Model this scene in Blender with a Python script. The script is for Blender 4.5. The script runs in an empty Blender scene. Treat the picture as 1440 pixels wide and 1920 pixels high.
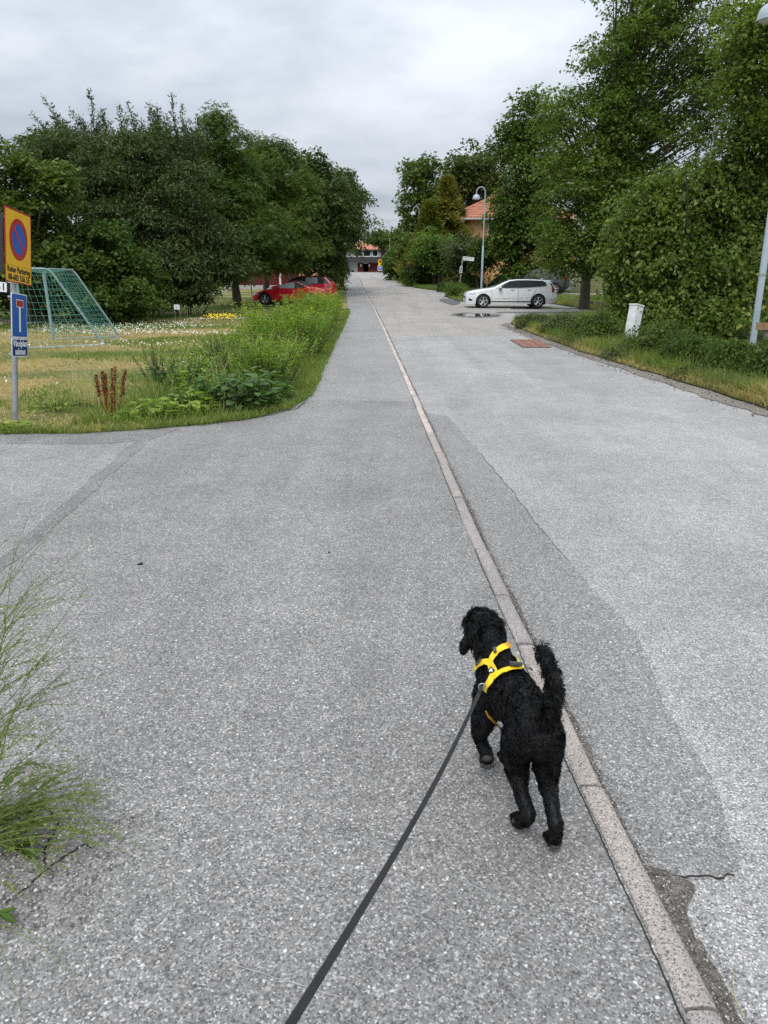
import bpy, bmesh, math, random
import numpy as np
from mathutils import Vector, Matrix, Quaternion, noise as mnoise
from mathutils.bvhtree import BVHTree

R = math.radians
random.seed(7)
RNG = np.random.default_rng(11)
SC = bpy.context.scene
COL = SC.collection

# ------------------------------------------------------------------ camera
FPX, CAMH, PITCH = 1331.0, 1.6, math.atan(441 / 1331.0)
cd = bpy.data.cameras.new("camera")
cam = bpy.data.objects.new("camera", cd)
COL.objects.link(cam)
cam.location = (0, 0, CAMH)
cam.rotation_euler = (math.pi / 2 - PITCH, 0, 0)
cd.sensor_fit = 'VERTICAL'
cd.sensor_height = 36.0
cd.lens = 36.0 * FPX / 1920.0
cd.clip_start = 0.02
cd.clip_end = 3000
SC.camera = cam

# ------------------------------------------------------------------ world, sun, exposure
SUN_EL, SUN_ROT = R(58), R(200)
w = bpy.data.worlds.new("World")
SC.world = w
w.use_nodes = True
nt = w.node_tree
nt.nodes.clear()
def N(t, tree=None, **kw):
    n = (tree or nt).nodes.new(t)
    for k, v in kw.items():
        setattr(n, k, v)
    return n
L = nt.links.new
tc = N('ShaderNodeTexCoord')
sep = N('ShaderNodeSeparateXYZ'); L(tc.outputs['Generated'], sep.inputs[0])
zc = N('ShaderNodeMath', operation='MAXIMUM'); L(sep.outputs['Z'], zc.inputs[0]); zc.inputs[1].default_value = 0.0
zden = N('ShaderNodeMath', operation='ADD'); L(zc.outputs[0], zden.inputs[0]); zden.inputs[1].default_value = 0.13
dx = N('ShaderNodeMath', operation='DIVIDE'); L(sep.outputs['X'], dx.inputs[0]); L(zden.outputs[0], dx.inputs[1])
dy = N('ShaderNodeMath', operation='DIVIDE'); L(sep.outputs['Y'], dy.inputs[0]); L(zden.outputs[0], dy.inputs[1])
cmb = N('ShaderNodeCombineXYZ'); L(dx.outputs[0], cmb.inputs[0]); L(dy.outputs[0], cmb.inputs[1])
n1 = N('ShaderNodeTexNoise'); L(cmb.outputs[0], n1.inputs['Vector'])
n1.inputs['Scale'].default_value = 0.50; n1.inputs['Detail'].default_value = 7; n1.inputs['Roughness'].default_value = 0.58
n1.inputs['Distortion'].default_value = 0.25
cr = N('ShaderNodeValToRGB'); L(n1.outputs['Fac'], cr.inputs[0])
cr.color_ramp.elements[0].position = 0.38; cr.color_ramp.elements[0].color = (0.35, 0.405, 0.47, 1)
cr.color_ramp.elements[1].position = 0.60; cr.color_ramp.elements[1].color = (0.69, 0.73, 0.775, 1)
# an overcast sky is about three times as bright overhead as at the horizon
ov = N('ShaderNodeMath', operation='MULTIPLY_ADD'); L(zc.outputs[0], ov.inputs[0]); ov.inputs[1].default_value = 2.1; ov.inputs[2].default_value = 0.68
bgc = N('ShaderNodeBackground'); L(cr.outputs[0], bgc.inputs[0]); L(ov.outputs[0], bgc.inputs[1])
sky = N('ShaderNodeTexSky'); sky.sky_type = 'NISHITA'; sky.sun_disc = False
sky.sun_elevation = SUN_EL; sky.sun_rotation = SUN_ROT
bgs = N('ShaderNodeBackground'); L(sky.outputs[0], bgs.inputs[0]); bgs.inputs[1].default_value = 0.10
mx = N('ShaderNodeMixShader'); mx.inputs[0].default_value = 0.88
L(bgs.outputs[0], mx.inputs[1]); L(bgc.outputs[0], mx.inputs[2])
wo = N('ShaderNodeOutputWorld'); L(mx.outputs[0], wo.inputs[0])

sd = bpy.data.lights.new("sun", 'SUN'); sd.energy = 1.35; sd.angle = R(24); sd.color = (1.0, 0.96, 0.90)
sun = bpy.data.objects.new("sun", sd); COL.objects.link(sun)
sdir = Vector((math.sin(SUN_ROT) * math.cos(SUN_EL), math.cos(SUN_ROT) * math.cos(SUN_EL), math.sin(SUN_EL)))
sun.rotation_euler = sdir.to_track_quat('Z', 'Y').to_euler()
SC.view_settings.view_transform = 'Standard'
SC.view_settings.look = 'None'
SC.view_settings.gamma = 1.0
SC.view_settings.exposure = 0.3
SC.view_settings.use_curve_mapping = False
SC.render.engine = 'CYCLES'
SC.cycles.max_bounces = 8
SC.cycles.diffuse_bounces = 3
SC.cycles.glossy_bounces = 3
SC.cycles.transmission_bounces = 5
SC.cycles.transparent_max_bounces = 6
SC.cycles.caustics_reflective = False
SC.cycles.caustics_refractive = False
SC.cycles.use_denoising = False
SC.cycles.denoiser = 'OPENIMAGEDENOISE'
SC.cycles.denoising_prefilter = 'ACCURATE'
SC.render.use_persistent_data = False

# ------------------------------------------------------------------ places
CP, SP = math.cos(PITCH), math.sin(PITCH)
def ZG(y):                       # height of the land: level, then a long gentle rise, then level again
    if y < 34: return 0.0
    if y < 42: return 0.0128 * (y - 34) ** 2 / 8
    if y < 130: return 0.1024 + 0.0256 * (y - 42)
    if y < 138: return 0.1024 + 0.0256 * 88 + 0.0256 * (y - 130) - 0.0016 * (y - 130) ** 2
    return 0.1024 + 0.0256 * 92
STN = [34, 36, 38, 40, 42, 52, 64, 80, 100, 130, 134, 138]
STNZ = [ZG(s) for s in STN]
def zl(y):                       # the same, straight between the stations, as the ground meshes are
    return float(np.interp(y, STN, STNZ))
def P(px, py, Y):
    u, v = (px - 720) / FPX, (py - 960) / FPX
    t = Y / (CP - v * SP)
    return Vector((u * t, Y, CAMH - (SP + v * CP) * t))
def G(px, py, dz=0.0):
    u, v = (px - 720) / FPX, (py - 960) / FPX
    a, b = 0.3, 400.0
    for _ in range(50):
        m = (a + b) / 2
        zz = CAMH - (SP + v * CP) * m / (CP - v * SP)
        if zz > zl(m) + dz: a = m
        else: b = m
    return Vector((u * a / (CP - v * SP), a, zl(a) + dz))
def mpp(Y, z=1.6):               # metres per photograph pixel at a distance
    return (Y * CP + (CAMH - z) * SP) / FPX

# ------------------------------------------------------------------ materials
def new_mat(name):
    m = bpy.data.materials.new(name); m.use_nodes = True
    t = m.node_tree; t.nodes.clear()
    o = N('ShaderNodeOutputMaterial', t)
    b = N('ShaderNodeBsdfPrincipled', t)
    t.links.new(b.outputs[0], o.inputs[0])
    return m, t, b, o
def mixc(t, fac, a, b, mode='MIX'):
    n = t.nodes.new('ShaderNodeMix'); n.data_type = 'RGBA'; n.blend_type = mode
    for s, v in ((n.inputs[0], fac), (n.inputs[6], a), (n.inputs[7], b)):
        if hasattr(v, 'links') or isinstance(v, bpy.types.NodeSocket): t.links.new(v, s)
        elif isinstance(v, (int, float)): s.default_value = v
        else: s.default_value = (*v[:3], 1)
    return n.outputs[2]
def ramp(t, src, stops, interp='LINEAR'):
    n = t.nodes.new('ShaderNodeValToRGB'); t.links.new(src, n.inputs[0])
    cr = n.color_ramp; cr.interpolation = interp
    while len(cr.elements) > 1: cr.elements.remove(cr.elements[-1])
    for i, (p, c) in enumerate(stops):
        e = cr.elements[0] if i == 0 else cr.elements.new(p)
        e.position = p
        e.color = (*c, 1) if not isinstance(c, (int, float)) else (c, c, c, 1)
    return n.outputs[0]
def noise(t, scale, detail=3, rough=0.55, vec=None, dist=0.0):
    n = t.nodes.new('ShaderNodeTexNoise')
    n.inputs['Scale'].default_value = scale; n.inputs['Detail'].default_value = detail
    n.inputs['Roughness'].default_value = rough; n.inputs['Distortion'].default_value = dist
    if vec is None:
        tcn = t.nodes.new('ShaderNodeTexCoord'); vec = tcn.outputs['Object']
    t.links.new(vec, n.inputs['Vector'])
    return n.outputs['Fac']
def mathn(t, op, a, b=None, c=None):
    n = t.nodes.new('ShaderNodeMath'); n.operation = op
    for i, v in enumerate((a, b, c)):
        if v is None: continue
        if isinstance(v, bpy.types.NodeSocket): t.links.new(v, n.inputs[i])
        else: n.inputs[i].default_value = v
    return n.outputs[0]
def bump(t, b, h, strength=0.3, dist=0.01):
    n = t.nodes.new('ShaderNodeBump'); n.inputs['Strength'].default_value = strength; n.inputs['Distance'].default_value = dist
    t.links.new(h, n.inputs['Height']); t.links.new(n.outputs[0], b.inputs['Normal'])

MC = {}
def flat(name, col, rough=0.5, var=0.12, scale=6.0, metal=0.0, bmp=0.05, bscale=60.0, coat=0.0, spec=0.5):
    """a plain coloured surface with soft wear and fine relief"""
    if name in MC: return MC[name]
    m, t, b, o = new_mat(name)
    f = noise(t, scale, 5, 0.6)
    dark = tuple(c * (1 - var * 1.6) for c in col); lite = tuple(min(1, c * (1 + var)) for c in col)
    c = ramp(t, f, [(0.28, dark), (0.5, col), (0.75, lite)])
    t.links.new(c, b.inputs['Base Color'])
    rr = ramp(t, noise(t, scale * 2.3, 4), [(0.3, max(0.02, rough - 0.08)), (0.7, min(1, rough + 0.08))])
    t.links.new(rr, b.inputs['Roughness'])
    b.inputs['Metallic'].default_value = metal
    b.inputs['Coat Weight'].default_value = coat
    b.inputs['Specular IOR Level'].default_value = spec
    if bmp: bump(t, b, noise(t, bscale, 3), bmp, 0.005)
    MC[name] = m
    return m

def foliage(name, c1, c2, c3=None, transl=0.3, rough=0.5, hue_scale=0.5, spec=0.16):
    """leaves: every leaf has its own shade between c1 and c2, some of c3"""
    if name in MC: return MC[name]
    m, t, b, o = new_mat(name)
    g = t.nodes.new('ShaderNodeNewGeometry')
    stops = [(0.0, c1), (0.8, c2)] + ([(1.0, c3)] if c3 else [])
    c = ramp(t, g.outputs['Random Per Island'], stops)
    big = noise(t, hue_scale, 3)
    bigc = ramp(t, big, [(0.3, (0.66, 0.76, 0.66)), (0.7, (1.36, 1.22, 1.2))])
    c = mixc(t, 1.0, c, bigc, 'MULTIPLY')
    oi = t.nodes.new('ShaderNodeObjectInfo')       # one plant differs from the next
    c = mixc(t, 1.0, c, ramp(t, oi.outputs['Random'], [(0, (.78, .84, .80)), (.5, (1.0, 1.0, 1.0)), (1, (1.2, 1.08, 1.25))]), 'MULTIPLY')
    t.links.new(c, b.inputs['Base Color'])
    b.inputs['Roughness'].default_value = rough
    b.inputs['Specular IOR Level'].default_value = spec
    tr = t.nodes.new('ShaderNodeBsdfTranslucent')
    tcol = mixc(t, 1.0, c, (1.5, 1.9, 0.7), 'MULTIPLY')
    t.links.new(tcol, tr.inputs[0])
    ms = t.nodes.new('ShaderNodeMixShader'); ms.inputs[0].default_value = transl
    t.links.new(b.outputs[0], ms.inputs[1]); t.links.new(tr.outputs[0], ms.inputs[2])
    t.links.new(ms.outputs[0], o.inputs[0])
    MC[name] = m
    return m

def asphalt(name, tone, stone=(0.62, 0.60, 0.57), dens=0.5, dark=0.35, pink=0.06, warm=0.0, size=1.0, mott=0.16):
    """asphalt whose binder has worn off: crushed stone of several shades in a dull matrix"""
    if name in MC: return MC[name]
    m, t, b, o = new_mat(name)
    tcn = t.nodes.new('ShaderNodeTexCoord'); vec = tcn.outputs['Object']
    base = (tone * (1.035 + warm), tone, tone * (.965 - warm))
    def vor(scale, rnd=1.0):
        v = t.nodes.new('ShaderNodeTexVoronoi'); v.inputs['Scale'].default_value = scale; v.inputs['Randomness'].default_value = rnd
        # stones are unequal: stretch the lookup a little with noise
        nn = t.nodes.new('ShaderNodeTexNoise'); nn.inputs['Scale'].default_value = scale * 0.45; nn.inputs['Detail'].default_value = 2
        t.links.new(vec, nn.inputs['Vector'])
        va = t.nodes.new('ShaderNodeVectorMath'); va.operation = 'MULTIPLY_ADD'
        t.links.new(nn.outputs['Color'], va.inputs[0]); va.inputs[1].default_value = (1.3 / scale,) * 3; t.links.new(vec, va.inputs[2])
        t.links.new(va.outputs[0], v.inputs['Vector'])
        s = t.nodes.new('ShaderNodeSeparateColor'); t.links.new(v.outputs['Color'], s.inputs[0])
        return v.outputs['Distance'], s.outputs[0], s.outputs[1]
    d1, r1, q1 = vor(78 / size)
    d2, r2, q2 = vor(190 / size)
    matrix = ramp(t, r2, [(0.0, tuple(c * 0.45 for c in base)), (0.45, base), (0.8, tuple(c * 1.18 for c in base)), (1.0, tuple(min(1, c * 2.3) for c in base))])
    # big stones: light, grey, dark, a few pink
    sc = ramp(t, r1, [(0.0, tuple(c * dark for c in base)), (0.22, tuple(c * 0.7 for c in base)), (0.4, tuple(c * 1.0 for c in base)),
                      (0.72, tuple(c * 1.25 for c in base)), (0.86, stone), (1.0, tuple(min(1, c * 1.15) for c in stone))])
    pk = ramp(t, q1, [(1 - pink - 0.002, 0.0), (1 - pink, 1.0)], 'CONSTANT')
    sc = mixc(t, pk, sc, (min(1, tone * 1.75), tone * 1.42, tone * 1.28))
    mask = mathn(t, 'MULTIPLY', ramp(t, d1, [(0.20, 1.0), (0.42, 0.0)]), ramp(t, q1, [(1 - dens - 0.01, 0.0), (1 - dens, 1.0)], 'CONSTANT'))
    c = mixc(t, mask, matrix, sc)
    # grime and wear at several sizes
    for scale, amp in ((30, mott * 0.9), (7, mott * 0.55), (1.6, mott * 0.7), (0.45, mott)):
        k = ramp(t, noise(t, scale, 5, 0.62, vec, 0.4), [(0.25, 1 - amp), (0.75, 1 + amp)])
        c = mixc(t, 1.0, c, k, 'MULTIPLY')
    # traffic wears long faint bands; some spots have oil or gum on them
    mp = t.nodes.new('ShaderNodeMapping'); t.links.new(vec, mp.inputs[0]); mp.inputs['Scale'].default_value = (1.5, .10, 1)
    c = mixc(t, 1.0, c, ramp(t, noise(t, 1.0, 4, .6, mp.outputs[0]), [(.3, 1 - mott * .8), (.7, 1 + mott * .6)]), 'MULTIPLY')
    sp = t.nodes.new('ShaderNodeTexVoronoi'); sp.inputs['Scale'].default_value = 1.7; t.links.new(vec, sp.inputs['Vector'])
    c = mixc(t, ramp(t, mathn(t, 'ADD', sp.outputs['Distance'], mathn(t, 'MULTIPLY', noise(t, 22, 3, .6, vec), .05)), [(.05, .45), (.075, 0.0)]), c, tuple(q * .5 for q in base))
    t.links.new(c, b.inputs['Base Color'])
    b.inputs['Roughness'].default_value = 0.88
    b.inputs['Specular IOR Level'].default_value = 0.3
    h = mathn(t, 'ADD', mathn(t, 'MULTIPLY', d1, -0.8), mathn(t, 'MULTIPLY', d2, -0.45))
    bump(t, b, h, 0.55, 0.006)
    MC[name] = m
    return m

# ------------------------------------------------------------------ tagging and mesh helpers
def tag(o, label=None, cat=None, group=None, kind=None):
    if label: o['label'] = label
    if cat: o['category'] = cat
    if group: o['group'] = group
    if kind: o['kind'] = kind
    return o
def empty(name, loc=(0, 0, 0), rz=0.0, label=None, cat=None, group=None, kind=None):
    o = bpy.data.objects.new(name, None); COL.objects.link(o)
    o.location = loc; o.rotation_euler = (0, 0, rz); o.empty_display_size = 0.2
    return tag(o, label, cat, group, kind)
def link(name, me, parent=None, mats=None):
    o = bpy.data.objects.new(name, me); COL.objects.link(o)
    if mats:
        for m in (mats if isinstance(mats, (list, tuple)) else [mats]): me.materials.append(m)
    if parent: o.parent = parent
    return o
def np_mesh(name, V, F, mat, parent=None, smooth=False, midx=None):
    """V (n,3), F (m,k) with every face the same number of corners"""
    V = np.asarray(V, dtype=np.float32); F = np.asarray(F, dtype=np.int32)
    me = bpy.data.meshes.new(name)
    me.vertices.add(len(V)); me.vertices.foreach_set('co', V.ravel())
    k = F.shape[1]
    me.loops.add(F.size); me.loops.foreach_set('vertex_index', F.ravel())
    me.polygons.add(len(F)); me.polygons.foreach_set('loop_start', np.arange(0, F.size, k, dtype=np.int32))
    if midx is not None: me.polygons.foreach_set('material_index', np.asarray(midx, dtype=np.int32))
    if smooth: me.polygons.foreach_set('use_smooth', np.ones(len(F), dtype=bool))
    me.update(calc_edges=True)
    return link(name, me, parent, mat)

class MB:
    """collects shapes, then links them as one mesh object"""
    def __init__(s): s.v = []; s.f = []
    def add(s, v, f):
        k = len(s.v); s.v += [tuple(p) for p in v]; s.f += [tuple(i + k for i in q) for q in f]; return s
    def box(s, c, d, rz=0.0, M=None):
        x, y, z = (a / 2 for a in d)
        pts = [Vector((i * x, j * y, k * z)) for i in (-1, 1) for j in (-1, 1) for k in (-1, 1)]
        rot = Matrix.Rotation(rz, 3, 'Z') if M is None else M
        pts = [rot @ p + Vector(c) for p in pts]
        return s.add(pts, [(0, 1, 3, 2), (4, 6, 7, 5), (0, 4, 5, 1), (2, 3, 7, 6), (0, 2, 6, 4), (1, 5, 7, 3)])
    def tube(s, pts, radii, n=8, cap=True):
        pts = [Vector(p) for p in pts]
        if isinstance(radii, (int, float)): radii = [radii] * len(pts)
        vs, fs = [], []
        up = None
        for i, p in enumerate(pts):
            a = pts[max(0, i - 1)]; b = pts[min(len(pts) - 1, i + 1)]
            d = (b - a).normalized() if (b - a).length > 1e-9 else Vector((0, 0, 1))
            if up is None: up = Vector((1, 0, 0)) if abs(d.x) < 0.8 else Vector((0, 1, 0))
            e1 = (up - d * up.dot(d)).normalized(); e2 = d.cross(e1); up = e1
            for k in range(n):
                a_ = 2 * math.pi * k / n
                vs.append(p + (e1 * math.cos(a_) + e2 * math.sin(a_)) * radii[i])
        for i in range(len(pts) - 1):
            for k in range(n):
                fs.append((i * n + k, i * n + (k + 1) % n, (i + 1) * n + (k + 1) % n, (i + 1) * n + k))
        if cap:
            fs.append(tuple(range(n))[::-1]); fs.append(tuple((len(pts) - 1) * n + k for k in range(n)))
        return s.add(vs, fs)
    def lathe(s, prof, n=20, c=(0, 0, 0)):
        vs, fs = [], []
        for r_, z in prof:
            for k in range(n):
                a_ = 2 * math.pi * k / n
                vs.append((c[0] + r_ * math.cos(a_), c[1] + r_ * math.sin(a_), c[2] + z))
        for i in range(len(prof) - 1):
            for k in range(n):
                fs.append((i * n + k, i * n + (k + 1) % n, (i + 1) * n + (k + 1) % n, (i + 1) * n + k))
        return s.add(vs, fs)
    def prism(s, poly, d, M=None):
        """poly in the XZ plane, pushed along Y from 0 to d"""
        n = len(poly)
        vs = [Vector((x, 0, z)) for x, z in poly] + [Vector((x, d, z)) for x, z in poly]
        if M is not None: vs = [M @ v for v in vs]
        return s.add(vs, [tuple(range(n)), tuple(range(n, 2 * n))[::-1]] + [(i, i + n, (i + 1) % n + n, (i + 1) % n) for i in range(n)])
    def build(s, name, mat, parent=None, smooth=False, bevel=0.0):
        me = bpy.data.meshes.new(name)
        me.from_pydata([tuple(v) for v in s.v], [], s.f)
        bm = bmesh.new(); bm.from_mesh(me)
        bmesh.ops.recalc_face_normals(bm, faces=bm.faces)
        if bevel: bmesh.ops.bevel(bm, geom=[e for e in bm.edges], offset=bevel, segments=2, affect='EDGES', clamp_overlap=True)
        bm.to_mesh(me); bm.free()
        if smooth:
            me.polygons.foreach_set('use_smooth', np.ones(len(me.polygons), dtype=bool)); 
            me.set_sharp_from_angle(angle=R(38))
        me.update()
        return link(name, me, parent, mat)

def copy_tree(o, parent=None):
    c = o.copy(); COL.objects.link(c); c.parent = parent
    for ch in list(o.children): copy_tree(ch, c)
    return c

def sheet(name, poly, mat, dz, kind='structure', parent=None, skirt=0.006):
    """a flat piece of ground that follows the land; poly is a list of (x, y)"""
    bm = bmesh.new()
    vs = [bm.verts.new((x, y, 0)) for x, y in poly]
    f = bm.faces.new(vs)
    bmesh.ops.triangulate(bm, faces=[f])
    for s_ in STN:
        bmesh.ops.bisect_plane(bm, geom=bm.verts[:] + bm.edges[:] + bm.faces[:], plane_co=(0, s_, 0), plane_no=(0, 1, 0))
    if skirt:
        be = [e for e in bm.edges if e.is_boundary]
        r_ = bmesh.ops.extrude_edge_only(bm, edges=be)
        low = [g for g in r_['geom'] if isinstance(g, bmesh.types.BMVert)]
    else: low = []
    for v in bm.verts: v.co.z = zl(v.co.y) + dz
    for v in low: v.co.z -= skirt
    for f in bm.faces:
        if not low and f.normal.z < 0: f.normal_flip()
    bmesh.ops.recalc_face_normals(bm, faces=bm.faces)
    if sum(f.normal.z for f in bm.faces) < 0:
        for f in bm.faces: f.normal_flip()
    me = bpy.data.meshes.new(name); bm.to_mesh(me); bm.free()
    o = link(name, me, parent, mat)
    if kind: o['kind'] = kind
    return o
def rough_line(pts, step=0.12, amp=0.02, seed=0, grow=True):
    """walks along pts adding small irregular offsets, finer close to the viewer"""
    rr = random.Random(seed); out = []
    for a, b in zip(pts[:-1], pts[1:]):
        a = Vector(a); b = Vector(b); L_ = (b - a).length
        if L_ < 1e-6: continue
        nrm = Vector((-(b - a).y, (b - a).x)) / L_
        st = step * (1 + 0.25 * max(0, min(a.y, b.y))) if grow else step
        n = max(1, min(160, int(L_ / st)))
        for i in range(n):
            p = a.lerp(b, i / n)
            o_ = mnoise.noise(Vector((p.x * 3.1 + seed, p.y * 3.1, 0))) * amp * 2 + rr.uniform(-amp, amp) * 0.6
            out.append((p + nrm * o_)[:])
    out.append(tuple(pts[-1]))
    return out
# ------------------------------------------------------------------ ground and roads
def grass_soil(name, a, b_, c_, scale=0.35):
    if name in MC: return MC[name]
    m, t, b, o = new_mat(name)
    tcn = t.nodes.new('ShaderNodeTexCoord'); vec = tcn.outputs['Object']
    mp = t.nodes.new('ShaderNodeMapping'); t.links.new(vec, mp.inputs[0]); mp.inputs['Scale'].default_value = (0.45, 1.0, 1.0)
    f = noise(t, scale, 5, 0.6, mp.outputs[0], 0.5)
    f2 = noise(t, 9.0, 6, 0.7, vec)
    f3 = mathn(t, 'ADD', mathn(t, 'MULTIPLY', f, 0.75), mathn(t, 'MULTIPLY', f2, 0.25))
    c = ramp(t, f3, [(0.36, a), (0.47, b_), (0.56, c_), (0.66, b_)])
    g = noise(t, 70.0, 4, 0.7, vec)
    c = mixc(t, 1.0, c, ramp(t, g, [(0.3, 0.55), (0.7, 1.35)]), 'MULTIPLY')
    t.links.new(c, b.inputs['Base Color']); b.inputs['Roughness'].default_value = 0.95
    b.inputs['Specular IOR Level'].default_value = 0.1
    bump(t, b, g, 0.8, 0.03)
    MC[name] = m
    return m
M_soil = grass_soil('soil', (0.05, 0.07, 0.022), (0.075, 0.095, 0.03), (0.14, 0.12, 0.055))
M_lawn = grass_soil('lawn_soil', (0.08, 0.12, 0.035), (0.14, 0.165, 0.055), (0.36, 0.275, 0.12), 0.30)
M_path = asphalt('path_asphalt', 0.200, dens=0.30, warm=0.012)
M_pathfar = asphalt('path_asphalt_smooth', 0.235, dens=0.22, mott=0.10)
M_road = asphalt('road_asphalt', 0.275, stone=(0.52, 0.51, 0.5), dens=0.6, dark=0.3, size=.9, pink=0.03)
M_roadfar = asphalt('road_asphalt_far', 0.27, dens=0.2, warm=0.045, mott=0.12)
M_patch = asphalt('repaired_asphalt', 0.205, dens=0.26, pink=0.02, mott=0.10)
M_side = asphalt('side_asphalt', 0.222, dens=0.30, pink=0.02)
M_seal = asphalt('sealed_joint', 0.155, dens=0.12, mott=0.25)
M_joint = asphalt('joint_asphalt', 0.172, dens=0.2, mott=0.2)
M_gut = asphalt('gutter_grit', 0.105, stone=(0.40, 0.35, 0.31), dens=0.8, dark=.25, warm=0.09, size=0.8, pink=0.12, mott=0.35)
M_wet = asphalt('wet_asphalt', 0.105, dens=0.12, mott=0.2)
M_grit = asphalt('roadside_grit', 0.15, stone=(0.5, 0.47, 0.43), dens=0.75, warm=0.12, size=0.8, pink=0.12, mott=0.3)

# kerb line: left edge of the stones as (distance, x)
KY = [-3, 1.16, 1.9, 2.75, 3.3, 3.7, 4.2, 5.0, 5.7, 6.83, 7.8, 8.52, 11.2, 16.2, 24.1, 38.2, 49, 64, 85, 114, 132]
KX = [.70, .665, .620, .596, .572, .556, .538, .516, .494, .460, .434, .412, .335, .175, -.07, -.55, -1.13, -1.93, -2.8, -4.5, -5.8]
def kx(y): return float(np.interp(y, KY, KX))
KW = 0.085

tag(sheet('ground', [(-500, -25), (500, -25), (500, 1600), (-500, 1600)], M_soil, -0.03), kind='structure')

# road: one sheet, then the differently surfaced stretches on it
kerb_pts = [(kx(y) + 0.03, y) for y in KY]
sheet('road', kerb_pts + [(60, 132), (60, -3)], M_road, 0.0)
sheet('road_upper_stretch', rough_line([(kx(20.9) + .05, 20.9), (2.2, 20.6), (4.9, 21.6)], .1, .02, 4) + [(60, 21.6), (60, 131.9)] +
      [(kx(y) + 0.04, y) for y in (131.9, 114, 85, 64, 49, 38.2, 24.1)], M_roadfar, 0.0015)
pe = [(.53, 8.7), (.77, 8.52), (.92, 6.61), (1.05, 4.38), (1.13, 3.54), (1.19, 2.94), (1.10, 2.38), (1.10, 1.93), (1.05, 1.74), (1.02, 1.60), (.93, 1.565), (.80, 1.56)]
pe = [(x, y) for x, y in pe]
sheet('repaired_road_strip', rough_line(pe, 0.03, 0.006, 3) + [(kx(y) + 0.04, y) for y in (1.56, 1.9, 2.75, 3.7, 5, 6.83, 8.6)], M_patch, 0.002)

# path and the side road joining from the left
edge = [(-30, 7.30), (-12, 7.25), (-3.99, 7.24), (-3.16, 7.26), (-2.42, 7.54), (-1.64, 7.97), (-1.19, 8.7), (-1.02, 9.7), (-1.08, 11.84), (-1.2, 16.2), (-1.34, 22.9), (-1.6, 32.8),
        (-2.25, 45), (-3.3, 64), (-4.5, 85), (-6.2, 110), (-7.6, 131)]
edge_r = rough_line(edge, 0.05, 0.022, 9)
sheet('path', [(-30, -3)] + [(x - .35 if y > 8 else x, y + (.35 if y < 8.8 else 0)) for x, y in edge] + [(kx(y) + 0.004, y) for y in KY[::-1]], M_path, 0.05)
sheet('path_upper_stretch', [(-1.4, 9.33), (-.6, 9.36), (.1, 9.30), (kx(9.3), 9.31)] + [(kx(y) + 0.002, y) for y in KY[12:]] + [(x - .3, y) for x, y in edge[::-1] if y > 9.8], M_pathfar, 0.0515)
jl = [(-2.1, -3), (-2.14, 2.2), (-2.16, 3.68), (-2.18, 4.09), (-2.28, 5.6), (-2.40, 7.35)]
sheet('side_road', [(-30, -3)] + rough_line(jl, .05, .015, 5) + [(-4, 7.5), (-30, 7.5)], M_side, 0.0515)
sj = rough_line(jl, .06, .02, 6)
sheet('sealed_joint', [(x - .07 - .07 * abs(mnoise.noise(Vector((x * 2, y * 1.3, 7)))), y) for x, y in sj] +
      [(x + .03 + .05 * abs(mnoise.noise(Vector((x * 2, y * 1.7, 3)))), y) for x, y in sj[::-1]], M_joint, 0.053)
sheet('dark_edge_patch', rough_line([(-9, 6.95), (-5, 7.02), (-3.6, 6.8), (-2.9, 6.75), (-2.35, 6.95)], .06, .05, 8) + [(-2.2, 7.5), (-9, 7.4)], M_joint, 0.0545)

# kerb: granite stones, one by one
def granite(name, tone, pinkness):
    if name in MC: return MC[name]
    m, t, b, o = new_mat(name)
    tcn = t.nodes.new('ShaderNodeTexCoord'); vec = tcn.outputs['Object']
    g = t.nodes.new('ShaderNodeObjectInfo')
    v = t.nodes.new('ShaderNodeTexVoronoi'); v.inputs['Scale'].default_value = 270; t.links.new(vec, v.inputs['Vector'])
    s = t.nodes.new('ShaderNodeSeparateColor'); t.links.new(v.outputs['Color'], s.inputs[0])
    T = tone
    c = ramp(t, s.outputs[0], [(0.0, (T * .22, T * .21, T * .21)), (0.14, (T * .50, T * .47, T * .45)), (0.26, (T * (1 + pinkness * .4), T * .9, T * (.85 - pinkness * .2))),
                               (0.62, (T * 1.05, T, T * .96)), (0.85, (T * (1.1 + pinkness), T * (.95), T * (.86 - pinkness * .3))), (1.0, (T * 1.6, T * 1.55, T * 1.5))])
    k = ramp(t, noise(t, 3.0, 5, .6, vec), [(0.3, (.80, .80, .80)), (0.7, (1.15, 1.13, 1.1))])
    c = mixc(t, 1.0, c, k, 'MULTIPLY')
    c = mixc(t, 1.0, c, ramp(t, g.outputs['Random'], [(0, (.88, .88, .9)), (1, (1.1, 1.06, 1.02))]), 'MULTIPLY')
    t.links.new(c, b.inputs['Base Color']); b.inputs['Roughness'].default_value = 0.8; b.inputs['Specular IOR Level'].default_value = 0.3
    bump(t, b, noise(t, 120, 4, .6, vec), 0.5, 0.006)
    MC[name] = m
    return m
M_gr1, M_gr2 = granite('grey_granite', 0.33, 0.03), granite('pink_granite', 0.46, 0.20)
kerb = empty('kerb', kind='structure')
rr = random.Random(5)
joints = [-1.2, -.3, .55, 1.2 - .05, 1.88, 2.8, 3.3, 3.95, 4.6, 5.0, 5.95, 6.4, 7.3, 7.8]
while joints[-1] < 60: joints.append(joints[-1] + rr.choice([.6, .8, .95, 1.0, 1.0]))
PROF = [(0.0, -.05), (0.0, .052), (.004, .057), (.012, .060), (.05, .060), (.064, .056), (.075, .047), (.082, .034), (.086, .018), (.088, -.05)]
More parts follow.
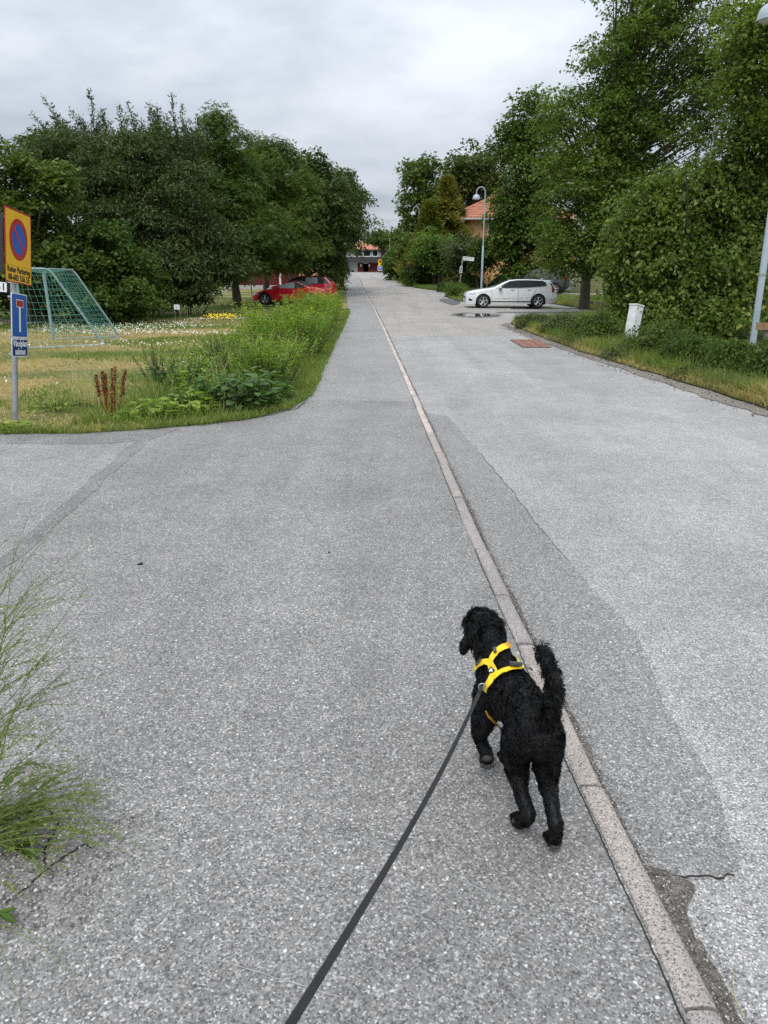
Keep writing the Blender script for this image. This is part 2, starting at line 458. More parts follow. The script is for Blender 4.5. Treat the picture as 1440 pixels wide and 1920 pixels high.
def kerb_stone(y0, y1, name, n, parent, mat, gap=.006, ww=1.0):
    mb = MB(); dzj = rr.uniform(-.004, .004); dxj = rr.uniform(-.006, .006)
    rows = []
    for i in range(n + 1):
        y = y0 + gap + (y1 - y0 - 2 * gap) * i / n
        x0 = kx(y) + dxj
        rows.append([(x0 + a * ww + mnoise.noise(Vector((a * 40, y * 6, 1))) * .003, y, zl(y) + b + dzj + mnoise.noise(Vector((a * 30, y * 8, 5))) * .0025) for a, b in PROF])
    k = len(PROF)
    vs = [p for r_ in rows for p in r_]
    fs = [(i * k + j, i * k + j + 1, (i + 1) * k + j + 1, (i + 1) * k + j) for i in range(n) for j in range(k - 1)]
    fs += [tuple(range(k)), tuple(range(n * k, (n + 1) * k))[::-1]]
    mb.add(vs, fs)
    return mb.build(name, mat, parent, smooth=True)
for a, b in zip(joints[:-1], joints[1:]):
    kerb_stone(a, b, 'kerb_stone', 3 if a > 12 else 10, kerb, M_gr1 if a < 7.2 else M_gr2)
o = kerb_stone(joints[-1], 131, 'kerb_stone_row', 60, kerb, M_gr2); o['kind'] = 'stuff'

# verges
lawn_poly = edge_r + [(-14, 131), (-120, 131), (-120, 7.3)]
sheet('lawn', lawn_poly, M_lawn, 0.066)
rv = [(5.9, -3), (5.3, 5.5), (4.84, 8.89), (4.75, 10.94), (4.6, 12.9), (4.42, 15.66), (4.36, 19.84), (4.34, 22.87), (4.55, 26.4), (6.3, 28.2), (9.9, 34.0), (11.6, 35.6)]
rv_r = rough_line(rv, .12, .05, 12)
sheet('right_verge', rv_r + [(60, 33), (60, -3)], M_soil, 0.03)
gs = [(x - .32 - .16 * mnoise.noise(Vector((0, y * .8, 2))), y) for x, y in rv[:9]] + [(4.9, 27.3), (6.3, 28.5)]
sheet('gravel_shoulder', rough_line(gs, .1, .06, 14) + [(8, 28), (8, -3)], M_grit, 0.010)
bv = [tuple(G(1041, 571)[:2]), tuple(G(1080, 577)[:2]), tuple(G(1120, 583)[:2]), tuple(G(1140, 586)[:2])]
sheet('back_verge', rough_line(bv, .2, .06, 15) + [(60, 36.2), (60, 50.5), (9.2, 50.5), (9.0, 44)], M_soil, 0.04)
isl = [tuple(G(834, 556)[:2]), tuple(G(850, 562)[:2]), tuple(G(880, 569)[:2]), (9.0, G(880, 569)[1] + .9), (9.5, 49.5), tuple(G(882, 547)[:2]), tuple(G(842, 551)[:2])]
sheet('grass_island', rough_line(isl + [isl[0]], .2, .05, 16)[:-1], M_soil, 0.05)
fv = [(-5.0, 131)] + [tuple(G(a, b)[:2]) for a, b in ((722, 512.5), (740, 521.7), (755, 530), (778, 540), (807, 544), (834, 546.5))] + [(12, 55.5), (60, 58)]
FVL = fv[1:]
sheet('far_verge', rough_line(FVL, .3, .08, 17) + [(60, 131), (FVL[0][0] - .1, 131)], M_soil, 0.04)
sheet('yard', [(-26, 53), (-12, 53), (-12, 58), (-26, 58)], M_side, 0.075)

# brick patch let into the road, puddles, dirt and cracks
M_brickred = flat('brick_red', (0.25, 0.12, 0.085), 0.85, .3, 9, bmp=.3)
pv = sheet('paver_patch', [(3.29, 17.2), (3.97, 17.2), (4.02, 19.3), (3.34, 19.3)], M_seal, 0.012)
mb = MB()
for i in range(21):
    for j in range(3):
        mb.box((3.415 + j * .222 + (i * .0023) + (i % 2) * .02 - .01, 17.25 + i * .1, 0.016), (.205, .088, .022))
o = mb.build('brick', M_brickred, pv, bevel=.004); o['kind'] = 'stuff'
m, t, b, o_ = new_mat('water'); b.inputs['Base Color'].default_value = (0.03, 0.035, 0.035, 1); b.inputs['Roughness'].default_value = 0.02; b.inputs['IOR'].default_value = 1.33
bump(t, b, noise(t, 5, 2), .02, .01)
M_water = m
def blob(c, rx, ry, n=40, seed=0, amp=.25):
    return [(c[0] + rx * math.cos(a) * (1 + amp * mnoise.noise(Vector((math.cos(a) * 1.7, math.sin(a) * 1.7, seed)))),
             c[1] + ry * math.sin(a) * (1 + amp * mnoise.noise(Vector((math.cos(a) * 2.1, math.sin(a) * 2.1, seed + 9))))) for a in [2 * math.pi * i / n for i in range(n)]]
c = G(893, 591)
sheet('wet_road_edge', blob(c, 1.08, 2.0, seed=2), M_wet, 0.008)
sheet('puddle', blob(c, .80, 1.25, seed=2, amp=.5), M_water, 0.012)
c = G(1000, 585); sheet('wet_parking_strip', blob((c[0] + .3, c[1] - .6), 2.6, .75, seed=5, amp=.6), M_wet, 0.008)
c = G(1040, 579); sheet('puddle', blob((c[0] - .5, c[1]), 2.2, .42, seed=8, amp=.5), M_water, 0.012)
c = G(835, 565); sheet('dark_road_mend', blob((c[0] + .2, c[1]), .55, 3.0, seed=4, amp=.7), M_wet, 0.009)
for i, (a, b, rx, ry) in enumerate(((700, 521, .9, 1.6), (745, 551, 1.2, .8), (690, 516, .5, 1.5), (692, 547, .5, 1.8), (665, 547, .5, 1.2))):
    c = G(a, b); sheet('road_stain', blob(c, rx * .6, ry * .5, seed=20 + i, amp=.6), M_seal if a > 680 else M_patch, 0.010 if a > 680 else .058)
m, t, b, o_ = new_mat('dirt'); 
t.links.new(ramp(t, noise(t, 60, 5, .7), [(0.3, (.045, .035, .028)), (.5, (.125, .10, .08)), (.75, (.27, .235, .20))]), b.inputs['Base Color'])
b.inputs['Roughness'].default_value = .95; bump(t, b, noise(t, 150, 4, .7), .9, .012)
M_dirt = m
M_crack = flat('crack', (0.02, 0.018, 0.016), 0.95, .3, 20, bmp=0)
gl = []; gr = []
y = 0.2
while y < 110:
    k = 0
    wid = .022 + .03 * max(0, mnoise.noise(Vector((3, y * 1.1, 0)))) + (.02 if y < 1.6 else 0)
    if y < 1.60: wid += .018 + .02 * mnoise.noise(Vector((5, y * 5, 2))) + .08 * max(0, 1 - abs(y - 1.535) / .09) ** 1.5
    wid += .010 * mnoise.noise(Vector((1, y * 30, 4))) + .006 * mnoise.noise(Vector((4, y * 90, 4)))
    wid += .012 * mnoise.noise(Vector((9, y * 9, 1)))
    wid += .0012 * max(0, y - 12)
    gl.append((kx(y) + .07, y)); gr.append((kx(y) + .088 + max(.008, wid), y))
    y += .006 + y * .01
o = sheet('gutter_dirt', gl + gr[::-1], M_gut, 0.005)
def crack(pts, wd, dz, seed, name='crack', amp=.010):
    l = rough_line(pts, .015, amp, seed, grow=False); n = len(l)
    a = []; b_ = []
    for i, (x, y) in enumerate(l):
        d = Vector(l[min(n - 1, i + 1)]) - Vector(l[max(0, i - 1)]); d = Vector((-d.y, d.x)).normalized() if d.length else Vector((0, 1))
        wv = wd * (.35 + .65 * abs(mnoise.noise(Vector((x * 25, y * 25, seed))))) * min(1, (i + .3) / 4, (n - 1 - i + .3) / 4)
        a.append((x + d.x * wv, y + d.y * wv)); b_.append((x - d.x * wv, y - d.y * wv))
    return sheet(name, a + b_[::-1], M_crack, dz)
crack([(.79, 1.567), (.86, 1.575), (.93, 1.568), (.985, 1.573)], .0035, .0055, 1, amp=.012)
crack([(.70, 1.50), (.74, 1.555), (.80, 1.562)], .004, .0055, 2)
crack([(kx(y) - .006, y) for y in (.3, 1.2, 2.0, 2.8, 3.6, 4.6, 6, 8, 11, 15)], .0035, .0525, 3, amp=.0025)
crack([(kx(y) + .091, y) for y in (.3, 1.2, 2.0, 2.8, 3.6, 4.6, 6, 8)], .0045, .0065, 13, amp=.004)
crack([(.92, 6.6), (1.0, 5.4), (1.05, 4.4), (1.1, 3.9)], .0022, .0035, 5)
crack([(-.99, 1.44), (-.93, 1.55), (-.86, 1.64), (-.83, 1.62)], .0035, .0535, 6, amp=.006)
crack([(-.93, 1.55), (-.97, 1.62), (-.98, 1.72), (-1.06, 1.80)], .005, .0535, 7)
crack([(-1.02, 9.2), (-1.08, 8.75), (-1.35, 8.3), (-1.6, 8.05), (-2.2, 7.72)], .012, .0555, 8)
# loose grit along the gutter and by the road's edges
ico_v = np.array([(0, 0, 1), (.9, 0, .2), (.28, .85, .25), (-.72, .53, .2), (-.72, -.53, .15), (.28, -.85, .2), (0, 0, -.6)], float)
ico_f = np.array([(0, 1, 2), (0, 2, 3), (0, 3, 4), (0, 4, 5), (0, 5, 1), (6, 2, 1), (6, 3, 2), (6, 4, 3), (6, 5, 4), (6, 1, 5)])
def grit(name, pts, rad, mat):
    n = len(pts); rad = np.asarray(rad)
    a = RNG.uniform(0, 6.28, n); ca, sa = np.cos(a), np.sin(a)
    s = RNG.uniform(.6, 1.4, (n, 3)) * rad[:, None]
    v = ico_v[None] * s[:, None, :]
    x = v[..., 0] * ca[:, None] - v[..., 1] * sa[:, None]; y_ = v[..., 0] * sa[:, None] + v[..., 1] * ca[:, None]
    V = np.stack([x, y_, v[..., 2]], -1) + np.asarray(pts)[:, None, :]
    F = ico_f[None] + (np.arange(n) * 7)[:, None, None]
    o = np_mesh(name, V.reshape(-1, 3), F.reshape(-1, 3), mat)
    o['kind'] = 'stuff'; return o
m, t, b, o_ = new_mat('grit_stone'); g = t.nodes.new('ShaderNodeNewGeometry')
t.links.new(ramp(t, g.outputs['Random Per Island'], [(0, (.07, .065, .06)), (.4, (.2, .19, .18)), (.75, (.34, .30, .27)), (1, (.62, .6, .57))]), b.inputs['Base Color']); b.inputs['Roughness'].default_value = .85
M_gritst = m
pts = []; rad = []
for i in range(4200):
    y = .3 + 9 * random.random() ** 2.2
    x = kx(y) + .09 + abs(random.gauss(0, .024)) + (random.uniform(0, .10) if y < 1.58 and random.random() < .5 else 0)
    pts.append((x, y, .010)); rad.append(random.uniform(.0015, .0042))
for i in range(900):
    y = 8 + 18 * random.random(); x = np.interp(y, [p[1] for p in rv[:9]], [p[0] for p in rv[:9]]) - random.uniform(-.05, .5)
    pts.append((x, y, .014)); rad.append(random.uniform(.006, .016))
for i in range(500):
    pts.append((random.uniform(-1.1, -.75), random.uniform(1.35, 1.75), .058)); rad.append(random.uniform(.002, .006))
grit('loose_grit', pts, rad, M_gritst)

# faint scratches and thin cracks elsewhere
M_scr = flat('scratch', (0.30, 0.30, 0.29), .9, .2, 20, bmp=0)
def scr(a, b_, z, mat, wd, seed):
    a, b_ = G(*a)[:2], G(*b_)[:2]
    l = rough_line([a, b_], .04, .004, seed, grow=False); d = (Vector(b_) - Vector(a)).normalized(); nx, ny = -d.y * wd, d.x * wd
    sheet('scratch', [(x + nx * min(1, (i + .1) / 6, (len(l) - .9 - i) / 6), y + ny) for i, (x, y) in enumerate(l)] + [(x - nx, y - ny) for x, y in l[::-1]], mat, z, skirt=0.0)
scr((820, 1655), (1010, 1760), .0515, M_scr, .0016, 31); scr((350, 1810), (640, 1900), .0515, M_scr, .0013, 32); scr((980, 1770), (1085, 1850), .0515, M_scr, .0013, 33)
# ------------------------------------------------------------------ leaves
LEAF = {
 'diamond': ([(0, 0, 0), (.36, .45, .06), (0, 1, 0), (-.36, .45, .06)], [(0, 1, 2), (0, 2, 3)]),
 'long': ([(0, 0, 0), (.16, .4, .05), (0, 1, -.08), (-.16, .4, .05)], [(0, 1, 2), (0, 2, 3)]),
 'oval': ([(0, 0, 0), (.30, .28, .07), (.27, .66, .05), (0, 1, -.06), (-.27, .66, .05), (-.30, .28, .07)], [(0, 1, 2), (0, 2, 3), (0, 3, 4), (0, 4, 5)]),
 'heart': ([(0, .06, 0), (.30, -.02, .06), (.40, .32, .07), (0, 1, -.14), (-.40, .32, .07), (-.30, -.02, .06)], [(0, 1, 2), (0, 2, 3), (0, 3, 4), (0, 4, 5)]),
 'palm': ([(0, 0, 0), (.52, .12, -.02), (.22, .34, .03), (.50, .72, -.05), (.14, .62, .02), (0, 1.05, -.08), (-.14, .62, .02), (-.50, .72, -.05), (-.22, .34, .03), (-.52, .12, -.02)],
          [(0, 1, 2), (0, 2, 4), (2, 3, 4), (0, 4, 6), (4, 5, 6), (0, 6, 8), (6, 7, 8), (0, 8, 9)]),
 'trident': ([(0, 0, 0), (.50, .42, -.05), (.20, .50, .03), (0, 1.02, -.08), (-.20, .50, .03), (-.50, .42, -.05)], [(0, 1, 2), (0, 2, 3), (0, 3, 4), (0, 4, 5)]),
 'hand': ([(0, 0, 0), (.42, .55, -.06), (.13, .42, .02), (.16, 1, -.1), (-.16, 1, -.1), (-.13, .42, .02), (-.42, .55, -.06)],
          [(0, 1, 2), (0, 2, 3), (0, 4, 5), (0, 5, 6)]),
}
def norm(a): return a / np.maximum(np.linalg.norm(a, axis=-1, keepdims=True), 1e-9)
def leaves(pos, nrm, ydir, size, kind):
    """arrays of leaf triangles: pos base points, nrm blade normals, ydir directions the leaves point"""
    tv, tf = LEAF[kind]; tv = np.array(tv); tf = np.array(tf)
    nrm = norm(nrm); ydir = ydir - nrm * (ydir * nrm).sum(-1, keepdims=True); ydir = norm(ydir)
    xd = np.cross(ydir, nrm)
    s = np.asarray(size)[:, None, None]
    V = pos[:, None, :] + s * (tv[None, :, 0:1] * xd[:, None, :] + tv[None, :, 1:2] * ydir[:, None, :] + tv[None, :, 2:3] * nrm[:, None, :])
    F = tf[None] + (np.arange(len(pos)) * len(tv))[:, None, None]
    return V.reshape(-1, 3), F.reshape(-1, 3)
def rnd_dir(n):
    return norm(RNG.normal(size=(n, 3)))
def joinVF(parts):
    V = []; F = []; k = 0
    for v, f in parts:
        V.append(v); F.append(f + k); k += len(v)
    return np.concatenate(V), np.concatenate(F)

def clump_leaves(C, Rr, n_each, size, kind, flat_=.45, droop=.3, up=.9, jit=.55):
    """leaves gathered on the upper and outer skin of clumps centred at C with radii Rr"""
    C = np.asarray(C); Rr = np.asarray(Rr)
    cnt = np.maximum(3, (n_each * (Rr / Rr.mean()) ** 2).astype(int))
    idx = np.repeat(np.arange(len(C)), cnt); n = len(idx)
    d = rnd_dir(n); d[:, 2] = np.abs(d[:, 2]) * 1.0 - .25
    rad = RNG.uniform(.25, 1.0, n) ** .6
    # lobes inside the clump make it uneven
    off = d * (rad * Rr[idx])[:, None]
    off[:, 2] *= flat_ / .6
    off[:, 2] -= droop * (np.hypot(off[:, 0], off[:, 1]) ** 2) / np.maximum(Rr[idx], .05)
    pos = C[idx] + off
    nr = np.array([0, 0, up])[None] + d * .45 + RNG.normal(size=(n, 3)) * jit
    yd = off * np.array([1, 1, .3]) + RNG.normal(size=(n, 3)) * .5 * Rr[idx][:, None] - np.array([0, 0, .35])[None] * Rr[idx][:, None]
    return leaves(pos, nr, yd, size * RNG.uniform(.45, 1.3, n), kind)

def sample_envelope(ells, n, inner=.35, skin=.55, zmin=None):
    """points spread through a union of ellipsoids [(centre, radii)], most of them near its outside"""
    c = np.array([e[0] for e in ells], float); r_ = np.array([e[1] for e in ells], float)
    wgt = (r_[:, 0] * r_[:, 1] + r_[:, 0] * r_[:, 2] + r_[:, 1] * r_[:, 2]); wgt = wgt / wgt.sum()
    out = []
    while len(out) < n:
        i = RNG.choice(len(ells), p=wgt); d = rnd_dir(1)[0]
        t_ = RNG.uniform(skin, 1.0) if RNG.random() > inner else RNG.uniform(.15, skin)
        wob = 1 + .42 * mnoise.noise(Vector(tuple(d * 2.6 + i))) + .15 * mnoise.noise(Vector(tuple(d * 6.1 + i)))
        p = c[i] + d * r_[i] * t_ * wob
        if zmin is not None and p[2] < zmin: continue
        q = (((p - c) / r_) ** 2).sum(1)
        if (np.delete(q, i) < .30).any() and RNG.random() < .8: continue
        out.append(p)
    return np.array(out)

M_bark = flat('bark', (0.085, 0.07, 0.055), 0.95, .35, 5, bmp=.9, bscale=25)
M_barkd = flat('dark_bark', (0.05, 0.042, 0.035), 0.95, .35, 5, bmp=.9, bscale=25)
def limb_tubes(mb, start, ends, r0, r1=.012, sag=.15, nseg=4, sides=5):
    for e in ends:
        s_, e_ = Vector(start(e) if callable(start) else start), Vector(e)
        L_ = (e_ - s_).length
        pts = []
        for i in range(nseg + 1):
            k = i / nseg
            p = s_.lerp(e_, k); p.z += math.sin(k * math.pi) * L_ * sag * .5
            if 0 < i < nseg: p += Vector((random.uniform(-1, 1), random.uniform(-1, 1), random.uniform(-.6, .6))) * L_ * .045
            pts.append(p)
        mb.tube(pts, [max(r1, r0 * (1 - .85 * i / nseg)) for i in range(nseg + 1)], sides, cap=False)

def tree(name, base, ells, nclump, per, leaf, kind, mat, label, cat='tree', group=None, clump_r=.7, trunk_r=.16, bark=None, flat_=.45, droop=.3,
         inner=.35, skin=.55, zmin=None, limbs=40, trunk_top=None, up=.9, jit=.55, whips=None, stems=1):
    """ells in world coordinates; the thing is an Empty at the foot that parents trunk and crown"""
    root = empty(name, base, label=label, cat=cat, group=group)
    B = Vector(base)
    C = sample_envelope(ells, nclump, inner, skin, zmin)
    Rr = (.5 + 1.0 * RNG.random(len(C)) ** 1.3) * clump_r
    parts = [clump_leaves(C, Rr, per, leaf, kind, flat_, droop, up, jit)]
    top = trunk_top if trunk_top else max(e[0][2] for e in ells)
    cx = float(np.mean([e[0][0] for e in ells])); cy = float(np.mean([e[0][1] for e in ells]))
    mb = MB()
    for s_ in range(stems):
        ox, oy = (0, 0) if stems == 1 else (random.uniform(-.5, .5), random.uniform(-.4, .4))
        tx, ty = (cx, cy) if stems == 1 else (cx + ox * 1.6, cy + oy * 1.4)
        pts = []
        for i in range(8):
            k = i / 7
            p = Vector((B.x + ox + (tx - B.x) * k ** 1.6, B.y + oy + (ty - B.y) * k ** 1.6, B.z - .1 + (top - B.z) * k))
            if 0 < i: p += Vector((random.uniform(-1, 1), random.uniform(-1, 1), 0)) * trunk_r * .5
            pts.append(p)
        mb.tube(pts, [trunk_r * (1.25 if i == 0 else 1) * (1 - .8 * i / 7) for i in range(8)], 9, cap=False)
    def start(e):
        k = min(1, max(.12, ((e[2] - B.z) * .62) / max(.1, (top - B.z))))
        return (B.x + (cx - B.x) * k ** 1.6, B.y + (cy - B.y) * k ** 1.6, B.z + (top - B.z) * k)
    order = RNG.permutation(len(C))[:limbs]
    limb_tubes(mb, start, [tuple(C[i]) for i in order], trunk_r * .32, .012 + trunk_r * .03, sag=.1)
    if whips:                                        # upright shoots standing out of the crown's top
        for (wx, wy, wz0, wz1, lx) in whips:
            n = int((wz1 - wz0) * 26)
            k = np.linspace(0, 1, n); ph = RNG.uniform(0, 6.28)
            ax = np.stack([wx + lx * k ** 1.5 + .05 * np.sin(k * 5 + ph), wy + .2 * k + 0 * k, wz0 + (wz1 - wz0) * k], 1)
            mb.tube([tuple(ax[int(j)]) for j in np.linspace(0, n - 1, 6)], [.022, .018, .015, .012, .009, .006], 4, cap=False)
            m_ = 3; idx = np.repeat(np.arange(n), m_)
            d = rnd_dir(len(idx)); d[:, 2] = np.abs(d[:, 2]) * .9 + .2
            parts.append(leaves(ax[idx] + RNG.normal(size=(len(idx), 3)) * .05, rnd_dir(len(idx)) + np.array([0, 0, .5]), d, leaf * RNG.uniform(.7, 1.3, len(idx)) * (1.2 - .5 * k[idx]), kind))
    V, F = joinVF(parts)
    V = V - np.array(base)[None]
    np_mesh('crown', V, F, mat, root)
    for i in range(len(mb.v)): mb.v[i] = tuple(Vector(mb.v[i]) - B)
    mb.build('trunk', bark or M_bark, root, smooth=True)
    return root

def E(px, py, rx, ry, Y, dep=1.0):
    c = P(px, py, Y); k = mpp(Y, c.z)
    return ((c.x, c.y, c.z), (rx * k, rx * k * dep, ry * k))
def foot(px, Y, dz=0.0):
    return (float((px - 720) * mpp(Y, 0)), Y, zl(Y) + dz)

F_maple = foliage('maple_leaves', (.058, .098, .022), (.108, .160, .035), (.20, .22, .055), .35, hue_scale=.3)
F_lilac = foliage('lilac_leaves', (.065, .105, .024), (.135, .19, .042), (.24, .26, .07), .35, rough=.42, hue_scale=.6)
F_bright = foliage('bright_leaves', (.065, .12, .022), (.12, .19, .04), (.17, .22, .06), .3)
F_dark = foliage('dark_leaves', (.036, .060, .015), (.066, .098, .024), (.11, .14, .04), .25)
F_mid = foliage('mid_leaves', (.044, .078, .016), (.080, .126, .025), (.145, .18, .045), .3)
F_grey = foliage('grey_leaves', (.040, .062, .022), (.072, .102, .036), (.14, .165, .075), .22)
F_olive = foliage('olive_leaves', (.07, .085, .035), (.115, .135, .06), (.16, .17, .08), .25)
F_thuja = foliage('yellow_conifer_leaves', (.085, .10, .02), (.15, .155, .03), (.24, .22, .045), .2)
F_hedge = foliage('hedge_leaves', (.04, .07, .02), (.075, .115, .03), (.12, .15, .04), .25)
F_pale = foliage('pale_leaves', (.085, .125, .03), (.145, .19, .045), (.23, .25, .075), .4)

# trees on the left, from the nearest bush to the end of the row
tree('bush', foot(40, 25), [E(30, 400, 95, 115, 25), E(-60, 440, 110, 130, 26), E(105, 345, 35, 32, 25), E(95, 500, 100, 70, 25)], 520, 95, .15, 'diamond', F_mid,
     'tall rounded green bush at the left edge behind the soccer goal', 'bush', clump_r=.5, stems=4, trunk_r=.07)
tree('bush', foot(210, 27), [E(200, 490, 75, 65, 26), E(250, 520, 62, 62, 26.5), E(150, 500, 60, 80, 26), E(205, 560, 110, 36, 25.5)], 330, 95, .13, 'diamond', F_mid,
     'low green bush bulging out below the spiky tree, right of the goal', 'bush', clump_r=.45, stems=4, trunk_r=.06)
W = []
for (px, py) in ((78, 178), (60, 210), (45, 262), (105, 215), (130, 205), (165, 165), (150, 215), (190, 205), (222, 195), (243, 192), (205, 225), (283, 190), (298, 200), (322, 176), (340, 195), (310, 215), (265, 225), (352, 235), (180, 240), (120, 240), (372, 215)):
    tp = P(px, py, 32.5); W.append((tp.x + (.9 if px < 140 else .1) * 1.0, 32.5, tp.z - random.uniform(2.2, 3.2), tp.z, -(1.0 if px < 140 else .2)))
for _ in range(34):
    px = random.uniform(50, 395); py = float(np.interp(px, [50, 100, 200, 300, 395], [262, 222, 215, 212, 245])) + random.uniform(-12, 26)
    tp = P(px, py, 32.0 + random.uniform(-.8, .8)); W.append((tp.x + (.5 if px < 140 else .05), tp.y, tp.z - random.uniform(1.6, 2.6), tp.z, -(.6 if px < 140 else random.uniform(-.2, .25))))
tree('tree', foot(235, 32), [E(150, 330, 105, 80, 32), E(270, 330, 105, 85, 32), E(340, 400, 85, 100, 31), E(250, 440, 110, 100, 31), E(340, 500, 90, 62, 30.5), E(90, 280, 50, 40, 32.5), E(400, 470, 45, 60, 31), E(300, 300, 80, 60, 32), E(430, 500, 40, 45, 31), E(200, 380, 120, 90, 31.5)], 1150, 95, .19, 'long', F_grey,
     'wide grey-green tree with long upright shoots standing out of its top', 'tree', clump_r=.62, trunk_r=.2, whips=W, bark=M_barkd, stems=3, up=.5, jit=.8, droop=.15, limbs=60)
tree('tree', foot(447, 39), [E(410, 275, 50, 58, 39), E(405, 232, 22, 25, 39), E(415, 370, 72, 80, 39), E(440, 440, 85, 65, 38.5), E(470, 470, 58, 38, 38), E(425, 500, 50, 26, 38), E(395, 330, 45, 60, 39), E(458, 320, 36, 50, 41)], 430, 80, .27, 'hand', F_mid,
     'chestnut tree with a rounded top next to the spiky tree, left of the barn', 'tree', clump_r=.7, trunk_r=.22, bark=M_bark, droop=.45, zmin=zl(39) + 1.5)
tree('tree', foot(500, 46), [E(490, 280, 34, 34, 45), E(520, 300, 38, 30, 45), E(510, 370, 70, 75, 44), E(520, 450, 78, 52, 43), E(510, 488, 55, 20, 43), E(555, 350, 40, 45, 47)], 400, 80, .28, 'hand', F_mid,
     'chestnut tree with a narrow raised tip hanging over the red convertible', 'tree', clump_r=.75, trunk_r=.2, droop=.45, zmin=zl(44) + 1.9)
tree('tree', foot(577, 52), [E(590, 330, 48, 42, 52), E(600, 400, 80, 75, 51), E(590, 460, 70, 50, 50), E(560, 490, 60, 22, 50)], 380, 80, .23, 'diamond', F_dark,
     'dark dense linden tree behind the red cars, second tree from the far end', 'tree', clump_r=.75, trunk_r=.22, droop=.4, zmin=zl(52) + 1.7)
tree('tree', foot(640, 60), [E(635, 350, 38, 45, 60), E(645, 415, 46, 58, 59), E(612, 478, 36, 40, 58), E(652, 400, 42, 60, 60)], 300, 75, .22, 'diamond', F_dark,
     'last dark tree of the left row, leaning over the footpath in the distance', 'tree', clump_r=.75, trunk_r=.2, droop=.4, zmin=zl(58) + .5)
tree('bush', foot(625, 52), [E(612, 522, 32, 26, 50), E(638, 510, 18, 30, 54)], 90, 60, .12, 'diamond', F_dark, 'dark bush under the left trees beside the footpath', 'bush', clump_r=.4, trunk_r=.04, stems=3)
for k, (px, py, rx, ry, Y, lab) in enumerate(((285, 555, 62, 30, 29, 'dark low undergrowth bush left of the white placard'), (360, 545, 40, 28, 31, 'dark undergrowth bush behind the white placard'), (60, 560, 90, 34, 28, 'dark low bush seen through the goal net'))):
    tree('bush', foot(px, Y), [E(px, py, rx, ry, Y)], 110, 70, .10, 'diamond', F_dark, lab, 'bush', clump_r=.4, trunk_r=.04, stems=4)

# right side, from the far end towards the viewer
tree('tree', foot(795, 90), [E(790, 330, 42, 42, 90), E(810, 380, 55, 60, 90), E(770, 400, 30, 50, 88), E(760, 460, 32, 45, 88), E(800, 450, 60, 50, 88)], 330, 50, .38, 'diamond', F_mid,
     'tall round-topped tree standing above the second street lamp', 'tree', clump_r=1.0, trunk_r=.3, flat_=.5)
tree('tree', foot(712, 128), [E(712, 447, 22, 14, 126), E(735, 452, 20, 20, 124)], 60, 40, .5, 'diamond', F_mid, 'small far tree behind the last street lamp above the orange roof', 'tree', clump_r=.9, trunk_r=.2)
def conifer(px, ptop, pbase, rpx, Y, lab):
    top = P(px, ptop, Y); b_ = foot(px, Y); H = top.z - b_[2]; k = mpp(Y, 5)
    root = empty('conifer', b_, label=lab, cat='conifer')
    n = 13000; h_ = RNG.random(n) ** .8; a = RNG.uniform(0, 6.28, n)
    rr_ = rpx * k * 2.7 * (1 - h_) * (1 + .30 * np.sin(a * 5 + h_ * 23) + .18 * np.sin(h_ * 47 + a * 2)) * RNG.uniform(.45, 1.1, n)
    pos = np.stack([rr_ * np.cos(a), rr_ * np.sin(a), h_ * H], 1)
    out = np.stack([np.cos(a), np.sin(a), np.full(n, 1.3)], 1)
    V, F = leaves(pos, rnd_dir(n) + out * .3, out + RNG.normal(size=(n, 3)) * .3, RNG.uniform(.45, .95, n), 'long')
    np_mesh('crown', V, F, F_thuja, root)
    MB().tube([(0, 0, -.1), (0, 0, H * .8)], [.16, .04], 8).build('trunk', M_bark, root, True)
conifer(834, 342, 520, 26, 72, 'yellowish conifer with a pointed top beside the orange roof')
conifer(803, 388, 500, 17, 70, 'smaller yellowish conifer just right of the second street lamp')
tree('tree', foot(880, 84), [E(880, 330, 48, 52, 84), E(915, 340, 50, 45, 84), E(850, 345, 20, 30, 84)], 220, 55, .36, 'diamond', F_dark, 'dark tree rising behind the orange roofed house and the conifer', 'tree', clump_r=1.0, trunk_r=.3)
tree('tree', foot(965, 58), [E(970, 285, 48, 58, 58), E(1000, 240, 55, 60, 58), E(1010, 330, 80, 75, 57), E(965, 400, 50, 60, 56), E(1000, 440, 78, 52, 56), E(962, 470, 40, 38, 55), E(980, 510, 55, 20, 55)], 520, 70, .25, 'diamond', F_mid,
     'tall dark tree behind the white car, between the house and the big maple', 'tree', clump_r=.9, trunk_r=.3, bark=M_barkd)
tree('maple_tree', foot(1095, 37.5), [E(1180, 70, 95, 95, 35), E(1060, 215, 60, 55, 35), E(1100, 330, 90, 60, 35), E(1130, 150, 75, 55, 35), E(1260, 40, 110, 120, 36), E(1110, 260, 95, 85, 35), E(1230, 230, 130, 110, 36), E(1340, 150, 100, 130, 36), E(1090, 370, 85, 85, 34), E(1050, 420, 55, 60, 34),
                                     E(1200, 380, 110, 90, 35), E(1120, 465, 105, 55, 34), E(1060, 480, 55, 45, 34), E(1300, 400, 90, 100, 36), E(1260, -70, 130, 90, 36)], 1550, 52, .152, 'trident', F_maple,
     'huge maple tree filling the upper right, its branches hanging over the parking', 'tree', clump_r=.64, trunk_r=.24, limbs=260, flat_=.42, droop=.35, zmin=zl(36) + 1.1, trunk_top=13.5, inner=.25)
tree('tree', foot(1470, 21), [E(1400, 130, 62, 75, 20), E(1440, 40, 75, 60, 20), E(1420, 240, 70, 60, 20), E(1480, 150, 80, 150, 21)], 330, 70, .11, 'trident', F_pale,
     'paler green tree hanging in from the right edge above the lilac', 'tree', clump_r=.5, trunk_r=.12, limbs=80, flat_=.45)
LY = 20.5
